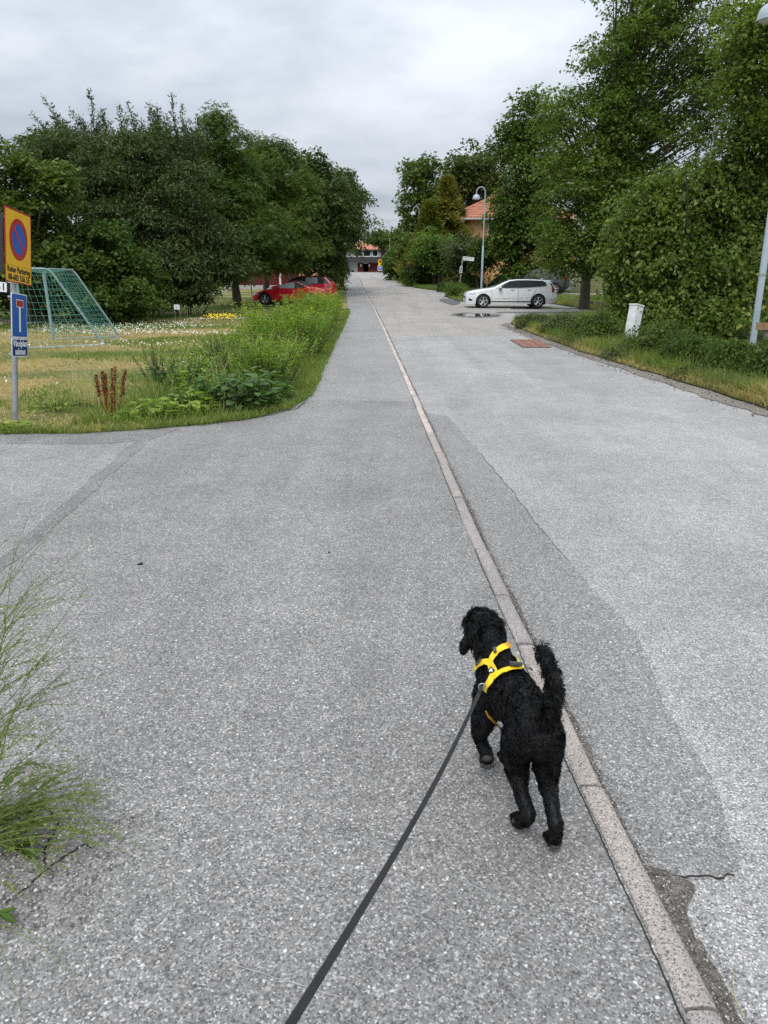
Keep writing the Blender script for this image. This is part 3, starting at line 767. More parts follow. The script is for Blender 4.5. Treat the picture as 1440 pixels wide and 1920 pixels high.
def EL(px, py, rx, ry, dy=0): return E(px, py, rx, ry, LY + dy, .8)
LW = []
for (px, py) in ((1190, 372), (1215, 345), (1238, 322), (1262, 318), (1290, 300), (1318, 284), (1350, 268), (1378, 262), (1152, 430), (1410, 282), (1436, 262)):
    tp = P(px, py, LY - .3 + random.uniform(-.4, .4)); LW.append((tp.x, tp.y, tp.z - random.uniform(.7, 1.1), tp.z, random.uniform(-.15, .15)))
tree('lilac_bush', foot(1290, LY), [EL(1200, 420, 60, 70), EL(1235, 370, 55, 50), EL(1290, 400, 80, 90), EL(1180, 490, 50, 70), EL(1260, 520, 110, 95, -.3), EL(1370, 330, 70, 60), EL(1390, 420, 90, 120),
                                    EL(1350, 530, 110, 85, -.6), EL(1460, 400, 90, 150), EL(1190, 560, 50, 40), EL(1320, 590, 150, 35, -.8)], 1400, 50, .105, 'heart', F_lilac,
     'large lilac bush with heart shaped leaves between the utility cabinet and the lamp post', 'bush', clump_r=.40, trunk_r=.06, stems=6, limbs=120, up=.35, jit=.5, droop=.6, flat_=.6, bark=M_barkd, whips=LW)
# bushes and hedges at the far right side of the road
for a in (((748, 495, 22, 28, 86), .3, F_mid, 'rounded bush on the right verge nearest the far garage'),
          ((772, 478, 34, 38, 80), .3, F_mid, 'tall bush below the second street lamp'),
          ((790, 515, 26, 22, 68), .24, F_dark, 'dark low bush at the bend of the far verge'),
          ((815, 470, 42, 45, 66), .24, F_bright, 'light green bush left of the orange roofed house'),
          ((872, 476, 40, 34, 60), .18, F_olive, 'olive grey bush in front of the orange house wall'),
          ((905, 478, 26, 28, 57), .18, F_mid, 'small green tree behind the nearest street lamp on the parking')):
    e, ls, mt, lab = a
    tree('bush', foot(e[0], e[4]), [E(*e)], 130, 60, ls, 'diamond', mt, lab, 'bush', clump_r=.75 * e[4] / 75, trunk_r=.07, stems=3, inner=.3, zmin=zl(e[4]) + .1)
def hedge(pts, wd, ht, lab, mat, round_=1.0, name='hedge', n=16000, ls=.10):
    """a clipped hedge along pts"""
    b_ = (pts[0][0], pts[0][1], zl(pts[0][1])); root = empty(name, b_, label=lab, cat='hedge')
    seg = np.array(pts, float); d = np.diff(seg, axis=0); L_ = np.hypot(d[:, 0], d[:, 1]); cum = np.concatenate([[0], np.cumsum(L_)])
    s_ = RNG.uniform(0, cum[-1], n); x = np.interp(s_, cum, seg[:, 0]); y = np.interp(s_, cum, seg[:, 1])
    a = RNG.uniform(-.25, math.pi + .25, n); r_ = RNG.uniform(.80, 1.0, n) * (1 + .06 * np.sin(s_ * 3.1) + .05 * np.sin(s_ * 7.7 + 1))
    sq = (np.abs(np.cos(a)) ** 4 + np.abs(np.sin(a)) ** 4) ** (-.25) if round_ < 1 else 1.0
    endf = np.clip(np.minimum(s_, cum[-1] - s_) / (wd * .7), .15, 1) ** .5
    dirn = np.stack([-d[:, 1] / L_, d[:, 0] / L_], 1); seg_i = np.clip(np.searchsorted(cum, s_) - 1, 0, len(d) - 1)
    lat = np.cos(a) * wd * .5 * r_ * sq * endf
    pos = np.stack([x + dirn[seg_i, 0] * lat, y + dirn[seg_i, 1] * lat, np.interp(y, STN, STNZ) + np.maximum(.03, np.sin(a) * ht * r_ * sq * endf)], 1)
    nr = np.stack([dirn[seg_i, 0] * np.cos(a), dirn[seg_i, 1] * np.cos(a), np.sin(a) + .4], 1) + RNG.normal(size=(n, 3)) * .5
    V, F = leaves(pos - np.array(b_), nr, rnd_dir(n), ls * RNG.uniform(.7, 1.3, n), 'diamond')
    np_mesh('foliage', V, F, mat, root)
    mb = MB()
    for i in range(len(pts) * 5):
        k = random.random() * cum[-1]; xx = float(np.interp(k, cum, seg[:, 0])) - b_[0]; yy = float(np.interp(k, cum, seg[:, 1])) - b_[1]
        mb.tube([(xx, yy, -.05), (xx + random.uniform(-.1, .1), yy, ht * .8)], [.025, .012], 5, cap=False)
    mb.build('stems', M_barkd, root)
def gx(px, Y): return float((px - 720) * mpp(Y, 0))
hedge([(gx(822, 57.5), 57.5), (gx(856, 57), 57)], 2.2, 1.55, 'rounded clipped hedge mound beside the road, left of the street name sign', F_hedge, n=9000, ls=.13)
hedge([(gx(856, 60), 60), (gx(905, 60), 59)], 1.2, 1.25, 'dark box hedge in front of the orange house, behind the street name sign', F_dark, .5, n=8000, ls=.13)
hedge([(gx(915, 61), 61), (gx(1010, 60), 60)], 1.2, 1.1, 'dark low hedge between the lamp post and the black car', F_dark, .5, n=10000, ls=.13)
tree('bush', foot(855, 50), [E(855, 541, 17, 13, 50), E(843, 546, 11, 9, 50)], 70, 50, .12, 'long', F_bright, 'small green shrub on the grass island left of the white car', 'bush', clump_r=.28, trunk_r=.02, stems=5)
# low shrubs on the near right verge
for (px, py, rx, ry, Y, mt, lab) in ((1122, 622, 44, 33, 17.6, F_mid, 'loose green shrub left of the utility cabinet'), (1055, 612, 36, 17, 20.5, F_olive, 'low shrub at the corner of the verge by the parking entrance'),
                                 (1000, 606, 26, 15, 23.5, F_olive, 'smallest low shrub at the tip of the verge by the puddle'),
                                 (1240, 648, 52, 40, 14.4, F_mid, 'low shrub just right of the utility cabinet foot'), (1175, 672, 36, 18, 14.6, F_olive, 'small shrub in the dry grass in front of the utility cabinet'),
                                 (1305, 668, 58, 40, 13.0, F_mid, 'low spreading shrub below the middle of the lilac'), (1375, 690, 60, 46, 11.6, F_mid, 'low dense shrub in front of the lamp post foot'),
                                 (1455, 700, 55, 56, 10.8, F_mid, 'low shrub cut by the right edge of the picture'), (1320, 708, 40, 14, 11.6, F_olive, 'thin olive shrub nearest the road on the right verge')):
    tree('bush', foot(px, Y), [E(px, py, rx, ry, Y)], 190, 60, .055, 'diamond', mt, lab, 'bush', clump_r=.2, trunk_r=.012, stems=6, up=.6, jit=.8, zmin=.02)
# ------------------------------------------------------------------ buildings
def boards(name, col, n_per_m=6, axis=0):
    if name in MC: return MC[name]
    m, t, b, o = new_mat(name)
    f = noise(t, 4, 5, .6); t.links.new(ramp(t, f, [(0.3, tuple(c * .75 for c in col)), (0.7, tuple(c * 1.15 for c in col))]), b.inputs['Base Color'])
    b.inputs['Roughness'].default_value = .85
    MC[name] = m; return m
M_redw = boards('falu_red_paint', (0.12, 0.014, 0.014))
M_greyw = boards('grey_paint', (0.45, 0.44, 0.42))
M_white = flat('white_paint', (0.75, 0.75, 0.73), .5, .06)
M_darkfelt = flat('roofing_felt', (0.045, 0.045, 0.05), .8, .2)
M_void = flat('dark_interior', (0.01, 0.01, 0.012), .9, .1, bmp=0)
M_tile = flat('clay_tile', (0.46, 0.20, 0.12), .85, .25, 1.5, bmp=.3)
M_ochre = flat('ochre_render', (0.60, 0.34, 0.15), .9, .10, 2, bmp=.2)
M_doorgrey = flat('garage_door_paint', (0.42, 0.45, 0.48), .5, .08)
M_plinth = flat('pale_plinth', (0.42, 0.42, 0.40), .9, .2)
m, t, b, o_ = new_mat('window_glass'); b.inputs['Base Color'].default_value = (.02, .025, .03, 1); b.inputs['Roughness'].default_value = .06; M_glass = m

def battens(mb, x0, x1, z0, z1, y, step, wdt=.05, dpt=.03):
    n = int((x1 - x0) / step)
    for i in range(n + 1):
        x = x0 + (x1 - x0) * i / n
        mb.box((x, y - dpt / 2, (z0 + z1) / 2), (wdt, dpt, z1 - z0))
def window(root, x, y, z, ww, wh, frame=.12):
    f = MB()
    for sx in (-1, 1): f.box((x + sx * ww / 2, y - .05, z), (frame, .1, wh + frame * 2))
    for sz in (-1, 1): f.box((x, y - .052, z + sz * (wh / 2 + frame / 2)), (ww - frame, .1, frame))
    wf = f.build('window', M_white, root)
    MB().box((x, y - .012, z), (ww - .01, .02, wh)).build('pane', M_glass, wf)
    return wf
def tile_rows(mb, x0, x1, ze, zr, ye, yr, rows, dz=.05):
    """roof slope facing the viewer in overlapping courses"""
    for i in range(rows):
        k0, k1 = i / rows, (i + 1) / rows
        a = (x0, ye + (yr - ye) * k0, ze + (zr - ze) * k0 + dz); b_ = (x1, a[1], a[2])
        c = (x1, ye + (yr - ye) * k1, ze + (zr - ze) * k1 + dz * .2); d = (x0, c[1], c[2])
        lo = [(p[0], p[1], p[2] - dz * 1.2) for p in (a, b_, c, d)]
        mb.add([a, b_, c, d] + lo, [(0, 1, 2, 3), (4, 7, 6, 5), (0, 4, 5, 1), (1, 5, 6, 2), (2, 6, 7, 3), (3, 7, 4, 0)])

# far garage with the house above and behind it
YB = 133.0; zb = zl(YB); kb = mpp(YB, 3)
def bx(px): return (px - 720) * kb
def bz(py): return P(700, py, YB).z
root = empty('garage_building', (0, YB, zb), label='long red garage with a dark fascia closing off the end of the road', cat='garage')
def lz(py): return bz(py) - zb
top_f, bot_f = lz(482), lz(493)
mbx = MB(); x0, x1 = bx(600), bx(800)
for a, b_ in ((x0, bx(652)), (bx(671), bx(681)), (bx(691), x1)):
    mbx.box(((a + b_) / 2, .1, bot_f / 2 - .2), (b_ - a, .2, bot_f + .4)); 
wl = mbx.build('wall', M_redw, root)
m2 = MB()
for a, b_ in ((x0, bx(652)), (bx(671), bx(681)), (bx(691), x1)): battens(m2, a, b_, 0, bot_f, 0, .45)
m2.build('batten', M_redw, wl)['kind'] = 'stuff'
MB().box(((x0 + x1) / 2, -.3, (top_f + bot_f) / 2), (x1 - x0 + 1, .9, top_f - bot_f)).build('fascia', M_darkfelt, root)
MB().box(((x0 + x1) / 2, 3.2, bot_f / 2), (x1 - x0, .2, bot_f)).build('rear_wall', M_void, root)
MB().box(((x0 + x1) / 2, 3.0, top_f - .15), (x1 - x0, 6.4, .2)).build('roof', M_darkfelt, root)
gd = MB()
for i in range(5): gd.box((bx(661.5), .12, .02 + bot_f * .92 * (i + .5) / 5), (bx(671) - bx(652) - .06, .08, bot_f * .92 / 5 - .03))
gd.build('garage_door', M_doorgrey, root)
for px in (677, 692.5): MB().box((bx(px), -.05, bot_f * .72), (.22, .06, .42)).build('notice', M_white, root)

YH = YB + 9; kh = mpp(YH, 5)
root = empty('grey_house', (0, YH, zb), label='grey boarded house with an orange tiled roof rising behind the far garage', cat='house')
hx = lambda px: (px - 720) * kh
hz = lambda py: P(700, py, YH).z - zb
wl = MB().box(((hx(640) + hx(760)) / 2, 3, hz(467.5) / 2), (hx(760) - hx(640), 6, hz(467.5))).build('wall', M_greyw, root)
m2 = MB(); battens(m2, hx(640), hx(760), 0, hz(468), 0, .5); m2.build('batten', M_greyw, wl)['kind'] = 'stuff'
rf = MB(); tile_rows(rf, hx(636), hx(764), hz(468.5), hz(450), -.5, 3.5, 12); rf.build('roof', M_tile, root)
MB().box(((hx(636) + hx(764)) / 2, -.45, hz(469)), (hx(764) - hx(636), .12, .25)).build('gutter', M_darkfelt, root)
for px in (703.5, 688, 672, 738): window(root, hx(px), -.03, hz(475), 1.0 if px > 690 else 1.4, .95, .14)

# ochre house right of the road
YO = 72.0; zo = zl(YO); ko = mpp(YO, 4)
root = empty('ochre_house', (0, YO, zo), label='ochre rendered house with a hipped orange tile roof behind the parking lamp', cat='house')
ox = lambda px: (px - 720) * ko
oz = lambda py: P(860, py, YO).z - zo
xl, xr = ox(851), ox(1080); eave = oz(409)
MB().box(((xl + xr) / 2, 6, eave / 2 - .3), (xr - xl, 12, eave + .6)).build('wall', M_ochre, root)
rf = MB(); rx0, rx1, ry0, ry1, rh = xl - .7, xr + .7, -.7, 12.7, 2.9
ra, rb_ = (rx0 + 6.2, 6, eave + rh), (rx1 - 6.2, 6, eave + rh)
rf.add([(rx0, ry0, eave), (rx1, ry0, eave), (rx1, ry1, eave), (rx0, ry1, eave), ra, rb_], [(0, 1, 5, 4), (1, 2, 5), (2, 3, 4, 5), (3, 0, 4), (0, 3, 2, 1)])
roof = rf.build('roof', M_tile, root)
tl = MB()
for i in range(16):                                  # raised courses on the front and left slopes
    k = (i + .5) / 16; z = eave + rh * k + .05; y = ry0 + (6 - ry0) * k
    a, b_ = rx0 + 6.2 * k, rx1 - 6.2 * k
    tl.tube([(a, y, z), (b_, y, z)], .035, 4)
    tl.tube([(a, y, z), (a, ry1 + (6 - ry1) * k, z)], .035, 4)
for i in range(60):
    x = rx0 + (rx1 - rx0) * i / 60; k = min(1, (x - rx0) / 6.2, (rx1 - x) / 6.2)
    tl.tube([(x, ry0, eave + .03), (x, ry0 + (6 - ry0) * k, eave + rh * k + .03)], .03, 4)
for q in ((rx0, ry0, eave + .04), ): tl.tube([q, (ra[0], ra[1], ra[2] + .06)], .09, 6)
tl.tube([(ra[0], ra[1], ra[2] + .05), (rb_[0], rb_[1], rb_[2] + .05)], .1, 6)
tl.build('tile_course', M_tile, roof)['kind'] = 'stuff'
MB().box(((rx0 + rx1) / 2, ry0 - .06, eave - .1), (rx1 - rx0, .12, .14)).box((rx0 - .04, 6, eave - .1), (.1, 13.4, .14)).build('gutter', flat('pale_metal', (.5, .5, .5), .5, .1), root)
for px, py, ww, wh in ((863, 498, .5, 1.0), (960, 470, 1.2, 1.4), (1000, 420, 1.2, 1.3), (925, 425, 1.2, 1.3)): window(root, ox(px), -.03, oz(py), ww, wh)

# red barn behind the red cars
YR = 60.0; zr_ = zl(YR); kr = mpp(YR, 1)
root = empty('red_barn', (0, YR, zr_), label='dark red boarded barn with white corner boards under the left trees behind the red cars', cat='barn')
qx = lambda px: (px - 720) * kr
xl, xr = qx(421), qx(545)
wl = MB().box(((xl + xr) / 2, 3, 2.1), (xr - xl, 6, 3.4)).build('wall', M_redw, root)
m2 = MB(); battens(m2, xl, xr, .4, 3.8, 0, .22, .04, .03); m2.build('batten', M_redw, wl)['kind'] = 'stuff'
MB().box(((xl + xr) / 2, 2.97, .12), (xr - xl + .1, 6.1, .55)).build('plinth', M_plinth, root)
for px in (422, 526): MB().box((qx(px), -.05, 2.1), (.16, .06, 3.4)).build('corner_board', M_white, root)
MB().box((xr - .05, -.05, 2.1), (.12, .06, 3.4)).build('corner_board', M_darkfelt, root)
rf = MB(); tile_rows(rf, xl - .5, xr + .5, 3.75, 5.6, -.6, 3.2, 12); rf.build('roof', M_tile, root)
YR2 = 74.0
root = empty('ochre_outbuilding', (gx(390, YR2), YR2, zl(YR2)), label='ochre wall glimpsed through the left trees left of the red barn', cat='house')
MB().box((0, 2, 1.4), (gx(470, YR2) - gx(372, YR2), 4, 3.2)).build('wall', M_ochre, root)
MB().box((gx(390, YR2) - gx(396, YR2), -.04, 1.4), (.22, .06, 3.2)).build('corner_board', M_white, root)
rf = MB(); tile_rows(rf, -3.2, 3.2, 3.0, 4.6, -.5, 2.5, 10); rf.build('roof', M_tile, root)
root = empty('ochre_shed', (gx(568, 68), 68, zl(68)), label='ochre wall glimpsed between the red barn and the dark trees above the cars', cat='shed')
MB().box((0, 1.5, 1.4), (3.4, 3, 3.0)).build('wall', M_ochre, root)
rf = MB(); tile_rows(rf, -2.0, 2.0, 2.9, 4.2, -.4, 1.6, 8); rf.build('roof', M_tile, root)

# ------------------------------------------------------------------ street furniture
M_galv = flat('galvanised_steel', (0.40, 0.44, 0.48), .45, .12, 8, metal=.55, bmp=.05)
M_lamp = flat('lamp_grey_paint', (0.36, 0.43, 0.48), .45, .08, 8, metal=.1, bmp=.03)
M_post = flat('sign_post_steel', (0.30, 0.31, 0.33), .55, .18, 12, metal=.4, bmp=.08)
m, t, b, o_ = new_mat('lamp_globe'); b.inputs['Base Color'].default_value = (.8, .8, .78, 1); b.inputs['Roughness'].default_value = .3; M_globe = m
def lamp(base, label, dirx=-1.0, H=7.25, lean=0.0):
    root = empty('street_lamp', base, label=label, cat='street lamp', group='grey street lamps with bell heads along the road')
    root.rotation_euler = (0, lean, 0)
    MB().tube([(0, 0, -.2), (0, 0, 3.2), (0, 0, 3.26)], [.072, .072, .047], 16).build('pole_sleeve', M_lamp, root, True)
    pts = [(0, 0, 3.2), (0, 0, H - .32)] + [(dirx * (.29 - .29 * math.cos(a)), 0, H - .32 + .32 * math.sin(a)) for a in [math.pi * k / 10 for k in range(1, 11)]] + [(dirx * .58, 0, H - .42)]
    MB().tube(pts, [.045] + [.034] * (len(pts) - 1), 14).build('pole', M_lamp, root, True)
    c = (dirx * .58, 0, H - .42)
    hd = MB().lathe([(0.001, .02), (.045, .02), (.055, -.03), (.12, -.05), (.19, -.10), (.235, -.18), (.25, -.27), (.255, -.33), (.24, -.33), (.235, -.27), (.001, -.24)], 24, c).build('lamp_head', M_lamp, root, True)
    MB().lathe([(.001, -.255), (.225, -.28), (.215, -.33), (.12, -.37), (.001, -.385)], 20, c).build('diffuser', M_globe, hd, True)
    hatch = MB().box((0, -.073, .75), (.07, .012, .3)).build('service_door', M_lamp, root, bevel=.003)
    MB().tube([(-.0, 0, 1.62), (0, 0, 1.66)], [.077, .077], 16).build('band', M_galv, root, True)
    return root
lamp((P(1412, 640, 16.8).x, 16.8, 0), 'nearest street lamp post, cut by the right edge of the picture beside the lilac', -1, 7.3, lean=-R(1.0))
lamp((6.80, 52, zl(52)), 'tall street lamp standing behind the white estate car', -1, 6.95)
lamp((gx(783.5, 76), 76, zl(76)), 'street lamp half hidden by bushes left of the conifers', -1, 7.2)
lamp((gx(730.5, 107), 107, zl(107)), 'farthest street lamp, showing above the orange roof at the end of the road', -1, 7.2)

# text
def text_mesh(s, name, size, mat, parent, loc, rot=(0, 0, 0), align='CENTER', ext=.0008, bold=0.0, sx=1.0):
    cu = bpy.data.curves.new(name, 'FONT'); cu.body = s; cu.size = size; cu.align_x = align; cu.align_y = 'CENTER'
    cu.extrude = ext; cu.offset = bold; cu.resolution_u = 3; cu.space_line = 1.0
    o = bpy.data.objects.new(name, cu); COL.objects.link(o)
    me = bpy.data.meshes.new_from_object(o.evaluated_get(bpy.context.evaluated_depsgraph_get()))
    bpy.data.objects.remove(o)
    o = link(name, me, parent); me.materials.clear(); me.materials.append(mat)
    o.location = loc; o.rotation_euler = (math.pi / 2, 0, 0); o.scale = (sx, 1, 1)
    return o
def rrect(w_, h_, r_, n=5):
    out = []
    for cx, cz, a0 in ((w_ / 2 - r_, h_ / 2 - r_, 0), (-w_ / 2 + r_, h_ / 2 - r_, 90), (-w_ / 2 + r_, -h_ / 2 + r_, 180), (w_ / 2 - r_, -h_ / 2 + r_, 270)):
        out += [(cx + r_ * math.cos(R(a0 + 90 * i / n)), cz + r_ * math.sin(R(a0 + 90 * i / n))) for i in range(n + 1)]
    return out
def plate(name, parent, w_, h_, loc, mat, r_=.03, th=.004, dy=0.0):
    o = MB().prism(rrect(w_, h_, r_), th).build(name, mat, parent)
    o.location = (loc[0], loc[1] - dy - th, loc[2]); return o
def disc(n=40, r_=.1, ri=None):
    mb = MB()
    a = [2 * math.pi * i / n for i in range(n)]
    if ri is None:
        return mb.add([(r_ * math.cos(t_), 0, r_ * math.sin(t_)) for t_ in a] + [(r_ * math.cos(t_), -.0012, r_ * math.sin(t_)) for t_ in a], [tuple(range(n, 2 * n))] + [(i, (i + 1) % n, (i + 1) % n + n, i + n) for i in range(n)])
    v = []
    for rad, yy in ((r_, 0), (r_, -.0012), (ri, -.0012), (ri, 0)): v += [(rad * math.cos(t_), yy, rad * math.sin(t_)) for t_ in a]
    f = []
    for k in range(3): f += [(k * n + i, k * n + (i + 1) % n, (k + 1) * n + (i + 1) % n, (k + 1) * n + i) for i in range(n)]
    return mb.add(v, f)
M_yel = flat('sign_yellow', (0.85, 0.47, 0.01), .35, .05, bmp=0)
M_red = flat('sign_red', (0.42, 0.012, 0.018), .4, .06, bmp=0)
M_blue = flat('sign_blue', (0.012, 0.10, 0.42), .35, .08, bmp=0)
M_navy = flat('sign_navy', (0.01, 0.03, 0.19), .35, .08, bmp=0)
M_wht = flat('sign_white', (0.78, 0.80, 0.82), .4, .04, bmp=0)
M_blk = flat('sign_black', (0.02, 0.02, 0.018), .5, .1, bmp=0)
M_redl = flat('sign_edge_line', (0.52, 0.02, 0.02), .4, .05, bmp=0)
# the no-parking and dead-end post, left foreground
SY = 7.72
sb = Vector((P(31, 806, SY).x, SY, zl(SY) + .06))
root = empty('sign_post', sb, label='grey steel post carrying a yellow no parking sign above a blue dead end sign', cat='road sign')
H_ = 2.02
MB().tube([(0, 0, -.05), (0, 0, H_ - .02), (0, 0, H_)], [.030, .030, .022], 18).build('post', M_post, root, True)
ks = mpp(SY, 1.3)
def sz(py): return P(31, py, SY).z - sb.z
root.rotation_euler = (-R(6.0), R(5.4), 0)
def sign_group(w_, h_, py, face, edge, name, rim=.014, r_=.03, off=0.0, yaw=92, oy=-.060):
    g = MB().prism(rrect(w_, h_, r_), .004).build(name, edge, root)
    g.matrix_local = Matrix.Translation((0, 0, sz(py))) @ Matrix.Rotation(R(yaw), 4, 'Z') @ Matrix.Translation((off, oy, 0))
    f = MB().prism(rrect(w_ - 2 * rim, h_ - 2 * rim, r_ * .75), .0012).build('face', face, g); f.location = (0, -.0013, 0)
    return g
g = sign_group(.60, .575, 443, M_yel, M_red, 'no_parking_plate', .018)
o = disc(r_=.205, ri=.150).build('prohibition_ring', M_red, g); o.location = (0, -.0030, -.0)
o = disc(r_=.152).build('blue_disc', M_blue, g); o.location = (0, -.0020, 0)
o = MB().box((0, 0, 0), (.31, .001, .030), M=Matrix.Rotation(R(45), 3, 'Y')).build('slash', M_redl, g); o.location = (0, -.0042, 0)
g = sign_group(.60, .185, 510.5, M_yel, M_red, 'parking_company_plate', .012, .02)
text_mesh('Robar Parkering', 'lettering', .080, M_blk, g, (0, -.0030, .036), ext=.0006, bold=.0022)
text_mesh('08-683 536 55', 'lettering', .084, M_blk, g, (0, -.0030, -.042), ext=.0006, bold=.0022)
g = sign_group(.36, .455, 590, M_blue, M_wht, 'dead_end_plate', .010, .025)
o = MB().box((0, 0, -.035), (.040, .001, .27)).build('road_symbol', M_wht, g); o.location = (0, -.0032, 0)
o = MB().box((0, 0, .125), (.165, .001, .080)).build('bar_border', M_wht, g); o.location = (0, -.0036, 0)
o = MB().box((0, 0, .125), (.150, .001, .065)).build('bar_symbol', M_red, g); o.location = (0, -.0048, 0)
g = sign_group(.37, .19, 651, M_navy, M_wht, 'no_turning_place_plate', .010, .02)
text_mesh('V\u00e4ndplan', 'lettering', .090, M_wht, g, (0, -.0030, .042), ext=.0006, bold=.0026)
text_mesh('saknas', 'lettering', .092, M_wht, g, (0, -.0030, -.042), ext=.0006, bold=.0026)
g = sign_group(1.1, .60, 452, M_blk, M_blk, 'dark_sign_back', .01, .03, off=-.66, yaw=0, oy=.03)
g = sign_group(.50, .115, 538, M_wht, M_blk, 'white_number_plate', .009, .008, off=-.30, yaw=0, oy=-.02)
text_mesh('-1', 'lettering', .105, M_blk, g, (.19, -.0030, -.002), ext=.0006, bold=.0015)
for py in (398, 480, 492, 527, 555, 620, 634, 664):
    bkt = MB().tube([(0, 0, sz(py) - .012), (0, 0, sz(py) + .012)], .036, 14).box((.036, 0, sz(py)), (.03, .05, .02)).box((-.042, 0, sz(py)), (.024, .03, .018)).build('clamp', M_galv, root)

# soccer goal
M_goal = flat('goal_steel', (0.26, 0.38, 0.40), .5, .15, 8, metal=.2, bmp=.05)
M_net = flat('goal_net', (0.12, 0.36, 0.30), .7, .15, 8, bmp=0)
A = G(195, 648, .05); Bk = G(225, 632, .05); Cf = G(100, 637, .05); A.z = Bk.z = Cf.z = .07; Df = A + (Cf - Bk)
root = empty('soccer_goal', Df, label='small soccer goal with pale blue frame and sagging green net on the lawn', cat='goal')
GH = 1.70
up = Vector((0, 0, GH))
tb = .42
TA = Df.lerp(A, tb) + up; TB = Cf.lerp(Bk, tb) + up; TD, TC = Df + up, Cf + up
def loc(v): return Vector(v) - Df
def bend(a, b, c, r_=.12):
    a, b, c = Vector(a), Vector(b), Vector(c); d1 = (a - b).normalized(); d2 = (c - b).normalized()
    return [b + d1 * r_, b + d1 * r_ * .4 + d2 * r_ * .15, b + d1 * r_ * .15 + d2 * r_ * .4, b + d2 * r_]
for a, b_, c, d_ in ((Df, TD, TA, A), (Cf, TC, TB, Bk)):
    MB().tube([loc(a), loc(a + (b_ - a) * .5), loc(b_)], .038, 12).build('goal_post', M_goal, root, True)
    MB().tube([loc(p) for p in [b_] + bend(b_, c, d_) + [d_]], .024, 10).build('stay', M_goal, root, True)
MB().tube([loc(TD), loc(TC)], .038, 12).build('crossbar', M_goal, root, True)
MB().tube([loc(TA), loc(TB)], .018, 10).build('top_bar', M_goal, root, True)
MB().tube([loc(Df), loc(A), loc(Bk), loc(Cf)], .022, 10).build('ground_bar', M_goal, root, True)
def netpatch(p00, p10, p11, p01, nu, nv, sag, out, name='net'):
    mb = MB()
    def pt(u, v):
        p = (p00 * (1 - u) + p10 * u) * (1 - v) + (p01 * (1 - u) + p11 * u) * v
        s_ = sag * math.sin(math.pi * u) * math.sin(math.pi * (v * .92 + .04)) * (1.1 - .3 * v)
        return loc(p + out * s_ + Vector((0, 0, -.25 * s_)))
    for i in range(nu + 1):
        mb.tube([pt(i / nu, k / 12) for k in range(13)], .0030, 3, cap=False)
    for j in range(nv + 1):
        mb.tube([pt(k / 12, j / nv) for k in range(13)], .0030, 3, cap=False)
    o = mb.build(name, M_net, root); o['kind'] = 'stuff'
sg = (A - Df).normalized()
netpatch(A, Bk, TB, TA, 14, 15, -.16, sg)
netpatch(TD, TC, TB, TA, 14, 4, -.12, Vector((0, 0, 1)))
netpatch(Df, A, TA, TD, 9, 12, .08, (Cf - Df).normalized())
netpatch(Cf, Bk, TB, TC, 11, 14, .08, -(Cf - Df).normalized())

# utility cabinet, leaning
c = G(1180, 645, .03); c = Vector((c.x, c.y, .03))
root = empty('utility_cabinet', c, rz=R(28), label='narrow white metal utility cabinet leaning over on the right verge', cat='utility cabinet')
root.rotation_euler = (R(-2), R(11), R(33)); root.location.z += .05
M_cab = flat('cabinet_paint', (0.66, 0.68, 0.68), .5, .14, 5, bmp=.05)
MB().box((0, 0, .36), (.27, .22, 1.0)).build('body', M_cab, root, bevel=.008)
MB().box((0, 0, .875), (.30, .25, .04)).build('lid', M_cab, root, bevel=.01)
MB().box((0, -.114, .38), (.235, .010, .84)).build('door', M_cab, root, bevel=.003)
MB().box((.05, -.121, .74), (.10, .006, .03)).box((.05, -.1215, .70), (.10, .006, .012)).build('maker_plate', flat('cab_grey', (.30, .32, .33), .5, .1), root)
MB().box((-.085, -.121, .79), (.045, .006, .03)).build('red_label', M_red, root)
MB().tube([(-.08, -.118, .5), (-.08, -.135, .5)], .012, 10).build('lock', M_galv, root)

# white placard on two legs in the lawn
c = G(334, 604, .06)
root = empty('placard', c, label='small white placard on thin legs standing in the daisies of the lawn', cat='sign')
plt = MB().box((0, 0, .52), (.20, .012, .17)).build('board', M_wht, root)
MB().box((.0, -.0075, .52), (.012, .003, .08)).build('printed_mark', M_blk, plt)
for sx in (-.09, .1): MB().tube([(sx, .01, -.05), (sx * 1.0, .01, .5)], .006, 6).build('leg', M_galv, root)
MB().tube([(-.1, .012, .42), (-.17, .012, .66)], .004, 5).build('stick', M_bark, root)

# street name sign, leaning
YN = 50.5; c = Vector((gx(859, YN), YN, zl(YN) + .04))
root = empty('street_name_sign', c, label='leaning grey post with a white street name board in front of the ochre house', cat='street sign')
root.rotation_euler = (0, R(5), 0)
Hn = P(863, 480, YN).z - c.z
MB().tube([(0, 0, -.1), (0, 0, Hn)], .035, 10).build('post', M_post, root, True)
nb = MB().box((.40, -.02, Hn - .13), (.72, .02, .24)).build('name_board', M_wht, root)
mb = MB(); rr = random.Random(2)
for j, n_ in ((.055, 9), (-.05, 6)):
    for i in range(n_): mb.box((.12 + i * .062, -.032, Hn - .13 + j), (rr.uniform(.02, .04), .004, rr.uniform(.035, .06)))
mb.build('printed_letters', M_blk, nb)
MB().box((-.03, -.05, Hn - .85), (.16, .02, .42)).build('white_plate', M_wht, root)
MB().box((-.03, -.065, Hn - .85), (.07, .006, .32)).build('dark_symbol', M_blk, root)

# small blue sign by the logs
YB2 = 36.5; c = Vector((gx(1134, YB2), YB2, .1))
root = empty('small_sign', c, label='low post with a small blue board beyond the timber logs', cat='sign')
MB().tube([(0, 0, -.1), (0, 0, .72)], .028, 8).build('post', M_galv, root, True)
MB().box((0, -.035, .70), (.20, .012, .14)).build('board', M_blue, root)

